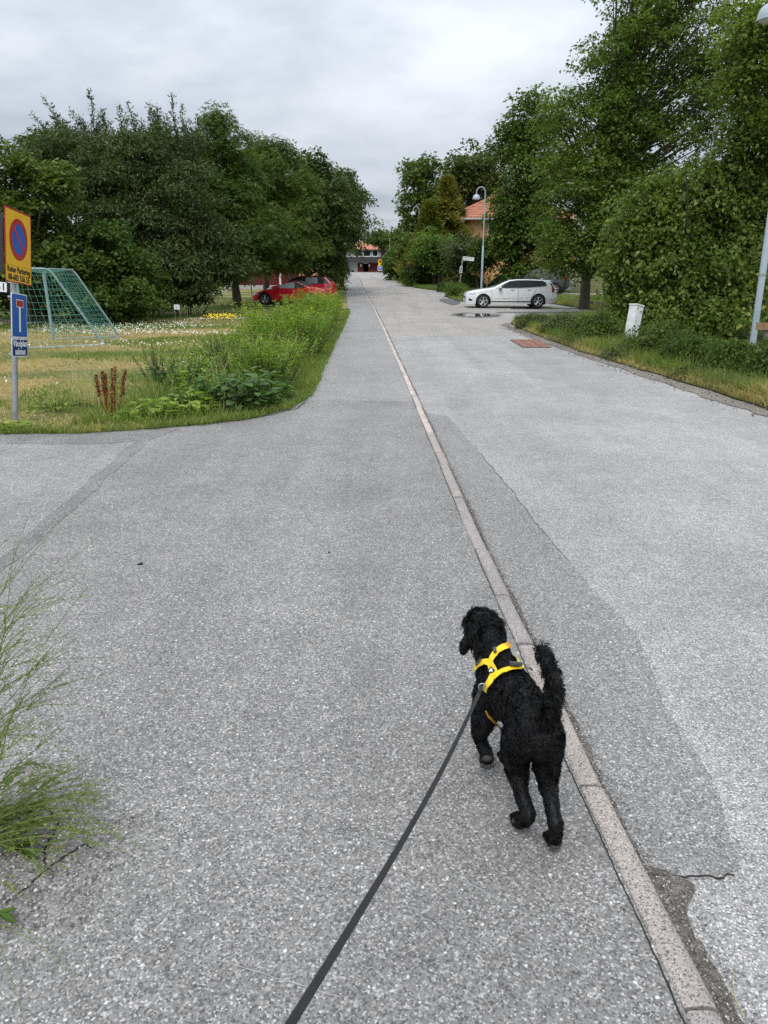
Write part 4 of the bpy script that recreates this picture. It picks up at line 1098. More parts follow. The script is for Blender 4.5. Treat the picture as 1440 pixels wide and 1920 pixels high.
# no-parking sign group at the end of the road
YS = 112.0; c = Vector((gx(712.5, YS), YS, zl(YS)))
root = empty('road_sign', c, label='far post with round yellow sign and blue plate before the red garage', cat='road sign')
k = mpp(YS, 2)
H2 = P(712, 487, YS).z - c.z
MB().tube([(0, 0, 0), (0, 0, H2 + .1)], .04, 8).build('post', M_post, root, True)
zz = lambda py: P(712, py, YS).z - c.z
o = disc(r_=.30).build('round_sign', M_yel, root); o.location = (0, -.06, zz(490))
o = disc(r_=.19).build('round_symbol', M_redl, root); o.location = (0, -.065, zz(490))
MB().box((0, -.06, zz(496)), (.50, .02, .36)).build('yellow_plate', M_yel, root)
g = MB().box((0, -.06, zz(503)), (.66, .02, .66)).build('blue_plate', M_wht, root)
MB().box((0, -.075, zz(503)), (.52, .01, .54)).build('blue_field', M_blue, g)
MB().box((0, -.085, zz(503) - .06), (.07, .008, .26)).box((0, -.085, zz(503) + .13), (.2, .008, .1)).build('symbol', M_wht, g)

# timber logs bordering the parking, rail at the right edge
M_wood = flat('weathered_timber', (0.17, 0.15, 0.12), .9, .35, 6, bmp=.8, bscale=30)
M_plank = flat('brown_plank', (0.30, 0.17, 0.10), .8, .25, 6, bmp=.4, bscale=30)
for (pa, ya, pb, yb, lab) in (((1040, 555), 0, (1111, 569), 0, 'long weathered timber log bordering the parking behind the white car'), ((1121, 568), 0, (1150, 574), 0, 'shorter weathered timber end lying right of the long log')):
    a, b_ = G(*pa, .2), G(*pb, .2); L_ = (b_ - a).length; ang = math.atan2(b_.y - a.y, b_.x - a.x)
    root = empty('timber_log', ((a.x + b_.x) / 2, (a.y + b_.y) / 2, min(zl(a.y), zl(b_.y)) + .04), rz=ang, label=lab, cat='log')
    MB().box((0, 0, .16), (L_, .24, .26)).build('beam', M_wood, root, bevel=.02)
    for s_ in (-1, 1): MB().tube([(s_ * L_ * .4, 0, .28), (s_ * L_ * .4, 0, .31)], .03, 8).build('bolt', M_post, root)
YP = 15.4
c = Vector((P(1421, 610, YP).x, YP, 0))
root = empty('wooden_rail', c, label='brown wooden rail on a short post at the right edge behind the lamp post', cat='rail')
zr0 = P(1421, 612, YP).z
MB().box((.72, 0, zr0), (1.5, .04, .15)).build('plank', M_plank, root, bevel=.005)
MB().box((.25, .07, zr0 / 2 - .05), (.09, .09, zr0 + .1)).build('post', M_wood, root, bevel=.006)
MB().box((1.3, .07, zr0 / 2 - .05), (.09, .09, zr0 + .1)).build('post', M_wood, root, bevel=.006)

# thin posts under the left trees
for px, p0, p1, Y, lab in ((474, 487, 566, 44, 'thin grey pole beside the nose of the red convertible'), (598, 500, 530, 50, 'thin pale pole behind the red hatchback')):
    c = foot(px, Y); root = empty('pole', c, label=lab, cat='pole')
    MB().tube([(0, 0, -.1), (-.1 if px < 500 else 0, 0, P(px, p0, Y).z - c[2])], .035, 8).build('shaft', M_post, root, True)
# ------------------------------------------------------------------ cars
def paint(name, col, rough=.25):
    if name in MC: return MC[name]
    m, t, b, o = new_mat(name)
    t.links.new(ramp(t, noise(t, 3, 4), [(.3, tuple(c * .93 for c in col)), (.7, col)]), b.inputs['Base Color'])
    b.inputs['Roughness'].default_value = rough; b.inputs['Coat Weight'].default_value = .8; b.inputs['Coat Roughness'].default_value = .05
    MC[name] = m; return m
M_pw, M_pr, M_pk = paint('white_car_paint', (.80, .82, .82)), paint('red_car_paint', (.62, .015, .035)), paint('black_car_paint', (.006, .006, .007), .5)
M_tyre = flat('tyre_rubber', (.018, .018, .018), .85, .2, 10)
M_rim = flat('alloy', (.70, .71, .73), .35, .05, metal=.85, bmp=0)
M_rimd = flat('wheel_shadow_gap', (.02, .02, .022), .7, .1, bmp=0)
M_trim = flat('black_trim', (.015, .015, .017), .45, .1, bmp=0)
M_carglass = bpy.data.materials.new('car_glass'); M_carglass.use_nodes = True
_b = M_carglass.node_tree.nodes['Principled BSDF']; _b.inputs['Base Color'].default_value = (.035, .045, .045, 1); _b.inputs['Roughness'].default_value = .03; _b.inputs['Specular IOR Level'].default_value = .8
M_tail = paint('tail_lamp_red', (.22, .008, .012), .15)
M_headl = flat('head_lamp', (.45, .48, .50), .12, .1, metal=.3, bmp=0)
M_soft = flat('black_soft_top', (.022, .022, .024), .8, .1, bmp=.1)
def wheel(root, x, y, r_, side, spokes=5):
    w_ = empty('wheel', (x, y, r_)); w_.parent = root
    wd = .21
    prof = [(r_ * .66, -wd / 2), (r_ * .90, -wd / 2), (r_ * .975, -wd * .38), (r_, -wd * .2), (r_, wd * .2), (r_ * .975, wd * .38), (r_ * .90, wd / 2), (r_ * .66, wd / 2), (r_ * .64, 0), (r_ * .66, -wd / 2)]
    def rot(o): o.rotation_euler = (math.pi / 2, 0, 0); return o
    rot(MB().lathe(prof, 28).build('tyre', M_tyre, w_, True))
    rm = MB()
    rm.lathe([(r_ * .67, -side * -wd * .46), (r_ * .60, -side * -wd * .44), (r_ * .59, 0), (r_ * .67, 0)], 28)
    rm.lathe([(.001, side * wd * .36), (r_ * .12, side * wd * .36), (r_ * .14, side * wd * .2)], 12)
    for k in range(spokes):
        a = 2 * math.pi * k / spokes + .3
        for da in (-.13, .13):
            p0 = Vector((math.cos(a) * r_ * .08, math.sin(a) * r_ * .08, side * wd * .33)); p1 = Vector((math.cos(a + da) * r_ * .63, math.sin(a + da) * r_ * .63, side * wd * .40))
            rm.tube([p0, p1], [r_ * .075, r_ * .06], 5)
    rot(rm.build('rim', M_rim, w_, True))
    rot(MB().lathe([(.001, side * wd * .05), (r_ * .62, side * wd * .05)], 20).build('spoke_gap_shade', M_rimd, w_))  # near-black disc colour stands for the shade seen between the spokes
def car(name, loc, rz, label, prof, paintm, wheels, wr, parts, W0=.92, tumble=.34, group=None, roofm=None):
    """prof: dict of curves over x (0 = nose): top, belt, bottom, half (half width)"""
    root = empty(name, loc, rz=rz, label=label, cat='car', group=group)
    L_ = prof['L']
    top = lambda x: float(np.interp(x, *zip(*prof['top'])))
    belt = lambda x: min(float(np.interp(x, *zip(*prof['belt']))), top(x) - .03)
    bot0 = lambda x: float(np.interp(x, *zip(*prof['bottom'])))
    def bot(x):                                     # the underside rises over the wheels as arches
        z = bot0(x)
        for wx in wheels:
            d = abs(x - wx)
            if d < wr + .055: z = max(z, wr + math.sqrt(max(0, (wr + .055) ** 2 - d * d)))
        return z
    hw = lambda x: float(np.interp(x, *zip(*prof['half'])))
    def Wf(x, z):
        b_, h_ = belt(x), hw(x)
        if z <= b_:
            k = (z - .55) / .5
            return h_ * (1 - .075 * k * k - (.02 if z > .62 else 0) * min(1, (z - .62) / .1 if z > .62 else 0))
        return Wf(x, b_) - (z - b_) * tumble
    xs = sorted(set([0, .012, .04, .09, .16, .25] + [round(v, 3) for v in np.linspace(.36, L_ - .3, 44)] + [round(wx + (wr + .055) * f_, 4) for wx in wheels for f_ in (-1.001, -.999, -.97, -.92, -.82, -.68, -.5, -.25, 0, .25, .5, .68, .82, .92, .97, .999, 1.001)] + [L_ - .25, L_ - .16, L_ - .09, L_ - .04, L_ - .012, L_]))
    rows = []
    for x in xs:
        T, B_, be = top(x), bot(x), belt(x)
        rd = min(.07, (T - B_) * .25)
        zs = list(np.linspace(B_, be, 8)) + list(np.linspace(be, max(be + .001, T - rd), 6))[1:]
        pts = [(Wf(x, B_) - .06, B_)] + [(Wf(x, z), z) for z in zs]
        wt = Wf(x, zs[-1]); zt = zs[-1]
        pts += [(wt * f_, zt + (T - zt) * g_) for f_, g_ in ((.985, .35), (.95, .62), (.88, .80), (.7, .92), (.4, .98), (0, 1.0))]
        rows.append([(x, y, z) for y, z in pts])
    k = len(rows[0]); mb = MB()
    full = [r_ + [(x, -y, z) for x, y, z in r_[:-1][::-1]] for r_ in rows]
    kk = len(full[0]); n = len(full)
    vs = [p for r_ in full for p in r_]
    fs = [(i * kk + j, i * kk + (j + 1) % kk, (i + 1) * kk + (j + 1) % kk, (i + 1) * kk + j) for i in range(n - 1) for j in range(kk)]
    fs += [tuple(range(kk)), tuple(range((n - 1) * kk, n * kk))[::-1]]
    vs = [(x - L_ / 2, y, z) for x, y, z in vs]
    mb.add(vs, fs)
    body = mb.build('body', paintm, root, smooth=True)
    lin = MB()
    for wx in wheels:
        for s_ in (-1, 1):
            pr = [(wx - L_ / 2 + (wr + .057) * math.cos(a), s_ * 0, wr + (wr + .057) * math.sin(a)) for a in [math.pi * (i / 20 * 1.3 - .15) for i in range(21)]]
            hwx = Wf(wx, wr + wr)
            lin.add([(x, s_ * (hwx - .05), max(.12, z)) for x, _, z in pr] + [(x, s_ * .56, max(.12, z)) for x, _, z in pr], [(i, i + 1, i + 22, i + 21) for i in range(20)])
            lin.add([(x, s_ * .565, max(.12, z)) for x, _, z in pr], [tuple(range(21))])
    lin.build('wheel_arch', M_trim, root)
    for wx in wheels:
        for s_ in (-1, 1): wheel(root, wx - L_ / 2, s_ * (Wf(wx, .5) - .125), wr, s_ * -1 * -1 if False else -s_, prof.get('spokes', 5))
    def side(poly, nm, mat, off=.005, sides=(-1, 1), sub=8, par=None):
        for s_ in sides:
            vs = []
            P2 = []
            for (xa, za), (xb, zb2) in zip(poly, poly[1:] + poly[:1]):
                for i in range(sub): P2.append((xa + (xb - xa) * i / sub, za + (zb2 - za) * i / sub))
            n_ = len(P2)
            bm = bmesh.new()
            V_ = [bm.verts.new((x, 0, z)) for x, z in P2]
            f_ = bm.faces.new(V_); bmesh.ops.triangulate(bm, faces=[f_], ngon_method='EAR_CLIP')
            bmesh.ops.subdivide_edges(bm, edges=[e for e in bm.edges if e.calc_length() > .25], cuts=2, use_grid_fill=False)
            for v in bm.verts: v.co.y = s_ * (Wf(v.co.x, v.co.z) + off); v.co.x -= L_ / 2
            bmesh.ops.solidify(bm, geom=bm.faces[:], thickness=.008 * 1)
            bmesh.ops.recalc_face_normals(bm, faces=bm.faces)
            me = bpy.data.meshes.new(nm); bm.to_mesh(me); bm.free()
            me.polygons.foreach_set('use_smooth', np.ones(len(me.polygons), dtype=bool)); me.set_sharp_from_angle(angle=R(30))
            link(nm, me, par or root, mat)
    def topstrip(x0, x1, nm, mat, fr=.86, off=.006, n_=10):
        mb = MB(); rws = []
        for i in range(n_ + 1):
            x = x0 + (x1 - x0) * i / n_; T = top(x); be = belt(x); rd = min(.07, (T - bot(x)) * .25); wt = Wf(x, T - rd)
            rws.append([(x - L_ / 2, wt * f_ * s_, T - rd + rd * g_ + off) for f_, g_, s_ in ((fr, .82, -1), (.7, .92, -1), (.4, .98, -1), (0, 1, 1), (.4, .98, 1), (.7, .92, 1), (fr, .82, 1))])
        vs = [p for r_ in rws for p in r_] + [(x, y, z - .012) for r_ in rws for x, y, z in r_]
        m_ = 7; h_ = (n_ + 1) * m_
        fs = [(i * m_ + j, i * m_ + j + 1, (i + 1) * m_ + j + 1, (i + 1) * m_ + j) for i in range(n_) for j in range(m_ - 1)]
        fs += [tuple(h_ + q for q in f_[::-1]) for f_ in fs]
        mb.add(vs, fs); mb.build(nm, mat, root, smooth=True)
    parts(root, side, topstrip, Wf, top, belt, L_)
    return root
def seam(side, pts, par=None, wd=.0045):
    for (a, b_) in zip(pts[:-1], pts[1:]):
        d = Vector((b_[0] - a[0], b_[1] - a[1])).normalized() * wd; nx, nz = -d.y, d.x
        yield [(a[0] - nx, a[1] - nz), (b_[0] - nx, b_[1] - nz), (b_[0] + nx, b_[1] + nz), (a[0] + nx, a[1] + nz)]

# white estate car
estate = dict(L=4.76, top=[(0, .60), (.03, .70), (.10, .79), (.3, .86), (.7, .93), (1.15, .985), (1.40, 1.02), (1.62, 1.13), (2.0, 1.31), (2.25, 1.395), (2.6, 1.43), (3.2, 1.435), (3.8, 1.415), (4.25, 1.375), (4.42, 1.34), (4.50, 1.22), (4.58, 1.02), (4.66, .93), (4.71, .80), (4.76, .62)],
              belt=[(0, .58), (.6, .80), (1.3, .93), (2.0, .965), (3.0, .99), (4.0, 1.03), (4.5, 1.06), (4.76, .75)],
              bottom=[(0, .30), (.05, .22), (.2, .19), (4.4, .21), (4.62, .27), (4.76, .42)],
              half=[(0, .55), (.03, .64), (.10, .74), (.25, .83), (.6, .90), (1.0, .915), (3.8, .915), (4.2, .89), (4.5, .84), (4.66, .78), (4.76, .66)])
def estate_parts(root, side, topstrip, Wf, top, belt, L_):
    side([(1.62, .985), (1.98, 1.20), (2.26, 1.335), (2.62, 1.375), (2.66, 1.005)], 'window', M_carglass)
    side([(2.76, 1.005), (2.72, 1.378), (3.2, 1.382), (3.33, 1.378), (3.36, 1.035)], 'window', M_carglass)
    side([(3.39, 1.038), (3.36, 1.376), (3.56, 1.37), (3.56, 1.05)], 'window', M_carglass)
    side([(3.63, 1.06), (3.63, 1.365), (3.95, 1.345), (4.12, 1.28), (4.20, 1.13), (4.0, 1.09)], 'window', M_carglass)
    side([(2.655, 1.0), (2.61, 1.378), (2.73, 1.380), (2.77, 1.0)], 'window_pillar', M_trim, .006)
    side([(3.335, 1.03), (3.335, 1.378), (3.40, 1.377), (3.40, 1.036)], 'window_pillar', M_trim, .0065)
    side([(3.54, 1.04), (3.55, 1.372), (3.65, 1.367), (3.65, 1.05)], 'window_pillar', M_trim, .0065)
    side([(1.52, .965), (1.62, 1.02), (1.62, .98), (2.7, .992), (3.4, 1.018), (4.2, 1.10), (4.2, 1.085), (3.4, 1.0), (2.7, .974), (1.6, .958)], 'window_trim', M_galv, .008)
    # doors: panels standing a hair proud of the body, with seams round them
    fd = [(1.33, .34), (1.33, .70), (1.36, .93), (1.55, .955), (2.68, .966), (2.68, .34)]
    rd = [(2.71, .34), (2.71, .966), (3.42, .995), (3.62, 1.02), (3.60, .84), (3.40, .60), (3.34, .34)]
    side(fd, 'door', M_pw, .004); side(rd, 'door', M_pw, .004)
    dk = MC.setdefault('seam', flat('panel_gap', (.16, .165, .165), .8, .1, bmp=0))
    for q in list(seam(side, [(1.315, .33), (1.315, .70), (1.345, .94)])) + list(seam(side, [(2.695, .33), (2.695, .97)])) + list(seam(side, [(3.355, .34), (3.42, .60), (3.62, .85), (3.64, 1.03)])):
        side(q, 'panel_gap', dk, .006, sub=3)
    side([(1.25, .30), (1.25, .345), (3.45, .345), (3.45, .30)], 'sill_trim', M_trim, .004)
    side([(1.3, .47), (1.9, .505), (3.3, .56), (3.3, .53), (1.9, .48)], 'door_crease', M_pw, .012)
    for x in (2.42, 3.28): side([(x - .10, .885), (x - .10, .91), (x + .10, .915), (x + .10, .89)], 'door_handle', M_galv, .026)
    side([(.10, .70), (.14, .735), (.50, .765), (.42, .69), (.2, .672)], 'headlight', M_headl, .004)
    side([(.13, .47), (.16, .36), (.32, .35), (.34, .40), (.22, .47)], 'air_intake', M_trim, .004)
    side([(4.36, 1.24), (4.43, 1.24), (4.52, 1.05), (4.63, .95), (4.63, .79), (4.46, .78), (4.47, .98)], 'tail_light', M_tail, .005)
    side([(4.3, .42), (4.62, .52), (4.70, .48), (4.55, .40)], 'bumper_insert', M_pw, .01)
    topstrip(1.46, 2.20, 'windscreen', M_carglass)
    topstrip(4.42, 4.56, 'rear_window', M_carglass, .8)
    MB().box((-L_ / 2 + .0, 0, .47), (.03, 1.0, .24)).build('grille', M_trim, root)
    MB().box((-L_ / 2 - .018, 0, .42), (.01, .5, .11)).build('number_plate', M_wht, root)
    MB().box((4.42 - L_ / 2 + .02, 0, 1.355), (.20, 1.05, .035)).build('spoiler', M_pw, root, bevel=.012)
    for s_ in (-1, 1):
        m_ = MB().box((1.74 - L_ / 2, s_ * 1.0, 1.035), (.16, .20, .13)).build('mirror', M_pw, root, smooth=True, bevel=.035)
        MB().box((1.76 - L_ / 2, s_ * .93, .955), (.10, .10, .07)).build('mirror_foot', M_trim, m_)
    MB().tube([(4.0 - L_ / 2, 0, 1.40), (4.12 - L_ / 2, 0, 1.46), (4.16 - L_ / 2, 0, 1.40)], [.03, .012, .02], 6).build('antenna', M_pw, root)
kc = mpp(39.0, .6)
xc = ((878 + 1041) / 2 - 720) * mpp(38.7, .6)
ecar = car('estate_car', (xc, 39.55, zl(39.55) + .002), R(0), 'white estate car parked side on by the puddle on the parking', estate, M_pw, (.90, 3.77), .335, estate_parts)

# red convertible, red hatchback
road = dict(L=4.15, top=[(0, .50), (.06, .60), (.3, .70), (.8, .80), (1.35, .88), (1.75, 1.10), (2.0, 1.22), (2.3, 1.27), (2.65, 1.24), (3.0, 1.08), (3.25, .96), (3.7, .93), (4.0, .84), (4.1, .72), (4.15, .55)],
            belt=[(0, .48), (.5, .66), (1.4, .84), (2.3, .86), (3.0, .93), (3.6, .90), (4.15, .6)],
            bottom=[(0, .32), (.1, .22), (3.9, .22), (4.15, .38)], half=[(0, .5), (.06, .62), (.25, .78), (.7, .86), (3.3, .86), (3.8, .82), (4.05, .72), (4.15, .58)])
M_skylit_glass = flat('sky_lit_glass', (.30, .32, .34), .08, .05, bmp=0, spec=.8)  # reflected sky put into the pale base colour of these side windows
def road_parts(root, side, topstrip, Wf, top, belt, L_):
    side([(1.40, .87), (1.78, 1.07), (2.05, 1.17), (2.45, 1.185), (2.47, .885)], 'window', M_skylit_glass)
    side([(1.95, 1.13), (2.1, 1.215), (2.45, 1.215), (2.45, 1.18), (2.05, 1.165)], 'soft_top_edge', M_soft, .007)
    side([(2.47, .88), (2.45, 1.20), (2.66, 1.17), (3.0, 1.02), (3.12, .95)], 'soft_top_side', M_soft, .006)
    topstrip(1.98, 3.16, 'soft_top', M_soft, .985, .010); topstrip(1.42, 1.95, 'windscreen', M_carglass)
    dk = MC['seam']
    for q in list(seam(side, [(1.32, .30), (1.32, .84)])) + list(seam(side, [(2.56, .30), (2.60, .90)])): side(q, 'panel_gap', dk, .006, sub=3)
    side([(2.62, .74), (2.66, .80), (3.3, .90), (3.6, .86), (3.2, .82)], 'shoulder_crease', M_pr, .012)
    side([(1.34, .30), (1.34, .83), (2.54, .86), (2.54, .30)], 'door', M_pr, .004)
    side([(.10, .50), (.12, .58), (.45, .64), (.38, .56)], 'headlight', M_headl, .004)
    side([(3.92, .66), (3.92, .78), (4.06, .74), (4.10, .62)], 'tail_light', M_tail, .004)
    for s_ in (-1, 1): MB().box((1.6 - L_ / 2, s_ * .92, .92), (.14, .16, .11)).build('mirror', M_pr, root, smooth=True, bevel=.03)
    MB().box((-L_ / 2, 0, .38), (.03, .8, .14)).build('grille', M_trim, root)
xr_ = (546 - 720) * mpp(41.0, .6)
car('convertible_car', (xr_, 41.0, zl(41.0) + .05), R(-6), 'red convertible with a closed black soft top, nearer of the two red cars', road, M_pr, (.80, 3.28), .315, road_parts)
hatch = dict(L=4.05, top=[(0, .62), (.08, .76), (.5, .90), (1.0, .98), (1.6, 1.32), (2.0, 1.44), (3.0, 1.46), (3.6, 1.40), (3.9, 1.12), (4.0, .95), (4.05, .62)],
             belt=[(0, .6), (.6, .84), (1.1, .93), (3.9, 1.02), (4.05, .8)], bottom=[(0, .3), (.1, .2), (3.9, .22), (4.05, .4)],
             half=[(0, .6), (.08, .72), (.4, .83), (3.6, .84), (3.95, .76), (4.05, .66)])
def hatch_parts(root, side, topstrip, Wf, top, belt, L_):
    side([(1.2, .955), (1.62, 1.27), (1.98, 1.40), (3.0, 1.415), (3.5, 1.385), (3.80, 1.10), (3.85, 1.03)], 'black_pillars', M_trim, .002)
    side([(1.25, .96), (1.65, 1.24), (1.98, 1.37), (2.35, 1.39), (2.35, 1.0)], 'window', M_carglass)
    side([(2.45, 1.0), (2.45, 1.37), (3.15, 1.37), (3.2, 1.04)], 'window', M_skylit_glass)
    side([(3.3, 1.05), (3.25, 1.385), (3.5, 1.36), (3.72, 1.08)], 'window', M_carglass)
    side([(2.33, .99), (2.33, 1.40), (2.46, 1.40), (2.46, .99)], 'window_pillar', M_trim, .006)
    topstrip(1.96, 3.55, 'black_roof', M_trim, .97, .008); topstrip(1.08, 1.92, 'windscreen', M_carglass); topstrip(3.62, 3.88, 'rear_window', M_carglass, .8)
    side([(3.74, .80), (3.76, 1.02), (3.92, 1.0), (3.96, .80)], 'tail_light', M_tail, .006)
    dk = MC['seam']
    for q in list(seam(side, [(1.15, .3), (1.15, .93)])) + list(seam(side, [(2.40, .3), (2.40, .98)])) + list(seam(side, [(3.25, .6), (3.30, 1.0)])): side(q, 'panel_gap', dk, .006, sub=3)
    side([(.12, .62), (.14, .74), (.5, .80), (.4, .66)], 'headlight', M_headl, .005)
    for s_ in (-1, 1): MB().box((1.4 - L_ / 2, s_ * .93, 1.03), (.15, .17, .13)).build('mirror', M_pr, root, smooth=True, bevel=.03)
car('hatchback_car', ((566 - 720) * mpp(44.6, .6), 44.6, zl(44.6) + .03), R(-8), 'red hatchback with a black roof parked behind the convertible', hatch, M_pr, (.78, 3.28), .32, hatch_parts)
# trailer coupling shield lying at the convertible's nose
suv = dict(L=4.5, top=[(0, .8), (.06, .98), (.5, 1.06), (1.1, 1.12), (1.7, 1.62), (2.1, 1.74), (3.9, 1.74), (4.3, 1.62), (4.42, 1.1), (4.5, .8)],
           belt=[(0, .7), (.6, 1.0), (4.4, 1.12), (4.5, .9)], bottom=[(0, .4), (.1, .3), (4.3, .3), (4.5, .5)], half=[(0, .66), (.1, .8), (.4, .9), (4.1, .9), (4.4, .82), (4.5, .72)])
def suv_parts(root, side, topstrip, Wf, top, belt, L_):
    side([(1.35, 1.16), (1.8, 1.58), (2.4, 1.66), (2.4, 1.18)], 'window', M_carglass)
    side([(2.5, 1.18), (2.5, 1.66), (3.2, 1.66), (3.2, 1.18)], 'window', M_carglass)
    side([(3.3, 1.18), (3.3, 1.66), (4.0, 1.62), (4.1, 1.2)], 'window', M_carglass)
    side([(4.12, .95), (4.15, 1.35), (4.3, 1.3), (4.36, .95)], 'tail_light', M_tail, .01)
    topstrip(2.1, 4.0, 'roof_panel', M_galv, .97, .012); topstrip(1.2, 2.0, 'windscreen', M_carglass)
car('black_car', ((1014 - 720) * mpp(53, 1), 53.5, zl(53.5) + .02), R(-25), 'black high car with a pale roof, mostly hidden by branches behind the white estate', suv, M_pk, (.85, 3.55), .37, suv_parts)
# ------------------------------------------------------------------ grass and weeds
F_grass = foliage('grass_blades', (.10, .15, .035), (.18, .235, .06), (.33, .31, .13), .35, hue_scale=.8)
F_dry = foliage('dry_grass', (.24, .20, .09), (.40, .33, .16), (.50, .44, .25), .3, hue_scale=.8)
F_weed = foliage('weed_leaves', (.15, .22, .04), (.26, .34, .06), (.36, .40, .10), .35, hue_scale=.9)
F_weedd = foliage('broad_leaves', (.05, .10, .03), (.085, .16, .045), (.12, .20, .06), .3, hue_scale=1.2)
F_yellow = foliage('yellow_flowers', (.62, .48, .02), (.75, .62, .03), None, .2)
F_white = foliage('white_flowers', (.60, .62, .60), (.80, .80, .78), None, .2)
F_rust = foliage('rust_seeds', (.13, .025, .012), (.24, .05, .025), (.30, .08, .04), .1)
F_straw = foliage('straw', (.42, .36, .20), (.60, .53, .34), None, .3)
def blades(pos, h_, lean=.35, wd=.004, seg=2, az=None, leanv=None):
    """bent tapering ribbons"""
    n = len(pos); pos = np.asarray(pos, float); h_ = np.asarray(h_, float)
    az = RNG.uniform(0, 6.28, n) if az is None else az
    d = np.stack([np.cos(az), np.sin(az), np.zeros(n)], 1)
    if leanv is not None: d = norm(d + np.array(leanv)[None])
    s_ = np.stack([-np.sin(az), np.cos(az), np.zeros(n)], 1) * 1.0
    fz = RNG.uniform(0, 6.28, n); s_ = np.stack([np.cos(fz), np.sin(fz), np.zeros(n)], 1)
    ln = RNG.uniform(.2, 1.6, n) * lean
    rings = []
    for i in range(seg + 1):
        k = i / seg
        c = pos + np.array([0, 0, 1])[None] * (h_ * k * (1 - .25 * ln * k))[:, None] + d * (h_ * ln * k ** 1.8)[:, None]
        w_ = (np.asarray(wd) * (1 - k) ** .6 if i < seg else np.zeros(n)) * np.ones(n)
        if i < seg: rings += [c - s_ * w_[:, None], c + s_ * w_[:, None]]
        else: rings += [c]
    V = np.stack(rings, 1); m_ = V.shape[1]
    f = []
    for i in range(seg - 1): f += [(2 * i, 2 * i + 1, 2 * i + 3), (2 * i, 2 * i + 3, 2 * i + 2)]
    f += [(2 * seg - 2, 2 * seg - 1, 2 * seg)]
    F = np.array(f)[None] + (np.arange(n) * m_)[:, None, None]
    return V.reshape(-1, 3), F.reshape(-1, 3)
def stuff(name, V, F, mat, parent=None):
    o = np_mesh(name, V, F, mat, parent); o['kind'] = 'stuff'; return o
EX, EY = np.array([p[0] for p in edge[2:]]), np.array([p[1] for p in edge[2:]])
def inlawn(x, y, m_=0.0):
    ex = np.interp(y, EY, EX)
    ex = np.where(y < 8.7, np.interp(y, [7.24, 7.26, 7.54, 7.97, 8.7], [-3.4, -3.1, -2.42, -1.64, -1.19]), ex)
    return (x < ex - m_) & (y > 7.26 + m_)
def zgn(y): return np.interp(y, STN, STNZ)
# short lawn: dense near, thinning out
def scatter(n, xr, yr, yp=1.0, cond=None):
    x = RNG.uniform(*xr, n); y = yr[0] + (yr[1] - yr[0]) * RNG.random(n) ** yp
    k = np.ones(n, bool) if cond is None else cond(x, y)
    return x[k], y[k]
def patchy(x, y, sc, seed):
    return np.array([mnoise.noise(Vector((a * sc * .45, b * sc, seed))) for a, b in zip(x, y)])
x, y = scatter(95000, (-16, -1), (7.25, 30), 1.7, lambda x, y: inlawn(x, y) & (x > -.62 * y - 1.5))
pn = patchy(x, y, .33, 3.3)
g = pn < .13
z = zgn(y) + .064
V, F = blades(np.stack([x, y, z], 1)[g], RNG.uniform(.03, .085, g.sum()) * (1 + .02 * y[g]), .7, .0035 + .0004 * y[g])
stuff('lawn_grass', V, F, F_grass)
g = ~g
V, F = blades(np.stack([x, y, z], 1)[g], RNG.uniform(.02, .06, g.sum()), .9, .004 + .0003 * y[g])
stuff('dry_lawn_grass', V, F, F_dry)
# daisies and clover in drifts
x, y = scatter(26000, (-17, -2.5), (8.5, 29), .8, lambda x, y: inlawn(x, y, .6) & (x > -.62 * y - 1.5))
pn = patchy(x, y, .42, 8.1); pn2 = patchy(x, y, 2.4, 1.0)
band = np.exp(-((y - 23.5) / 3.2) ** 2) * .35 + np.exp(-((y - 17) / 2.5) ** 2) * .22
k = (pn * .8 + pn2 * .35 + band > .37) & (RNG.random(len(x)) < .5)
x, y = x[k], y[k]
pos = np.stack([x, y, zgn(y) + .064 + RNG.uniform(.04, .10, len(x))], 1)
V, F = leaves(pos, rnd_dir(len(x)) * .4 + np.array([0, -.5, .8]), rnd_dir(len(x)), RNG.uniform(.025, .048, len(x)), 'diamond')
stuff('daisies', V, F, F_white)
x = RNG.normal(gx(418, 27.3), .35, 160); y = RNG.normal(27.3, .35, 160)
V, F = leaves(np.stack([x, y, zgn(y) + RNG.uniform(.15, .3, 160)], 1), np.array([[0, -.3, 1]]) + rnd_dir(160) * .3, rnd_dir(160), RNG.uniform(.05, .09, 160), 'diamond')
stuff('yellow_flower_patch', V, F, F_yellow)

# ragged low grass creeping over the path's edge
pts = []
er = np.array([p for p in edge_r if -9 < p[0]])
seg = np.hypot(*np.diff(er, axis=0).T); cum = np.concatenate([[0], np.cumsum(seg)])
s_ = RNG.uniform(0, 1, 16000) ** 1.4 * min(cum[-1], 36)
ex = np.interp(s_, cum, er[:, 0]); ey = np.interp(s_, cum, er[:, 1])
off = RNG.exponential(.10, len(s_)) - .05
# inward is left / away
ang = np.interp(ey, [7.3, 7.8, 8.7, 9.7], [1.57, 2.0, 2.6, 3.14])
px_ = ex + np.cos(ang) * off; py_ = ey + np.sin(ang) * off
V, F = blades(np.stack([px_, py_, zgn(py_) + .06], 1), RNG.uniform(.04, .13, len(s_)), .9, .0035 + .0002 * ey, seg=2)
stuff('verge_fringe_grass', V, F, F_grass)

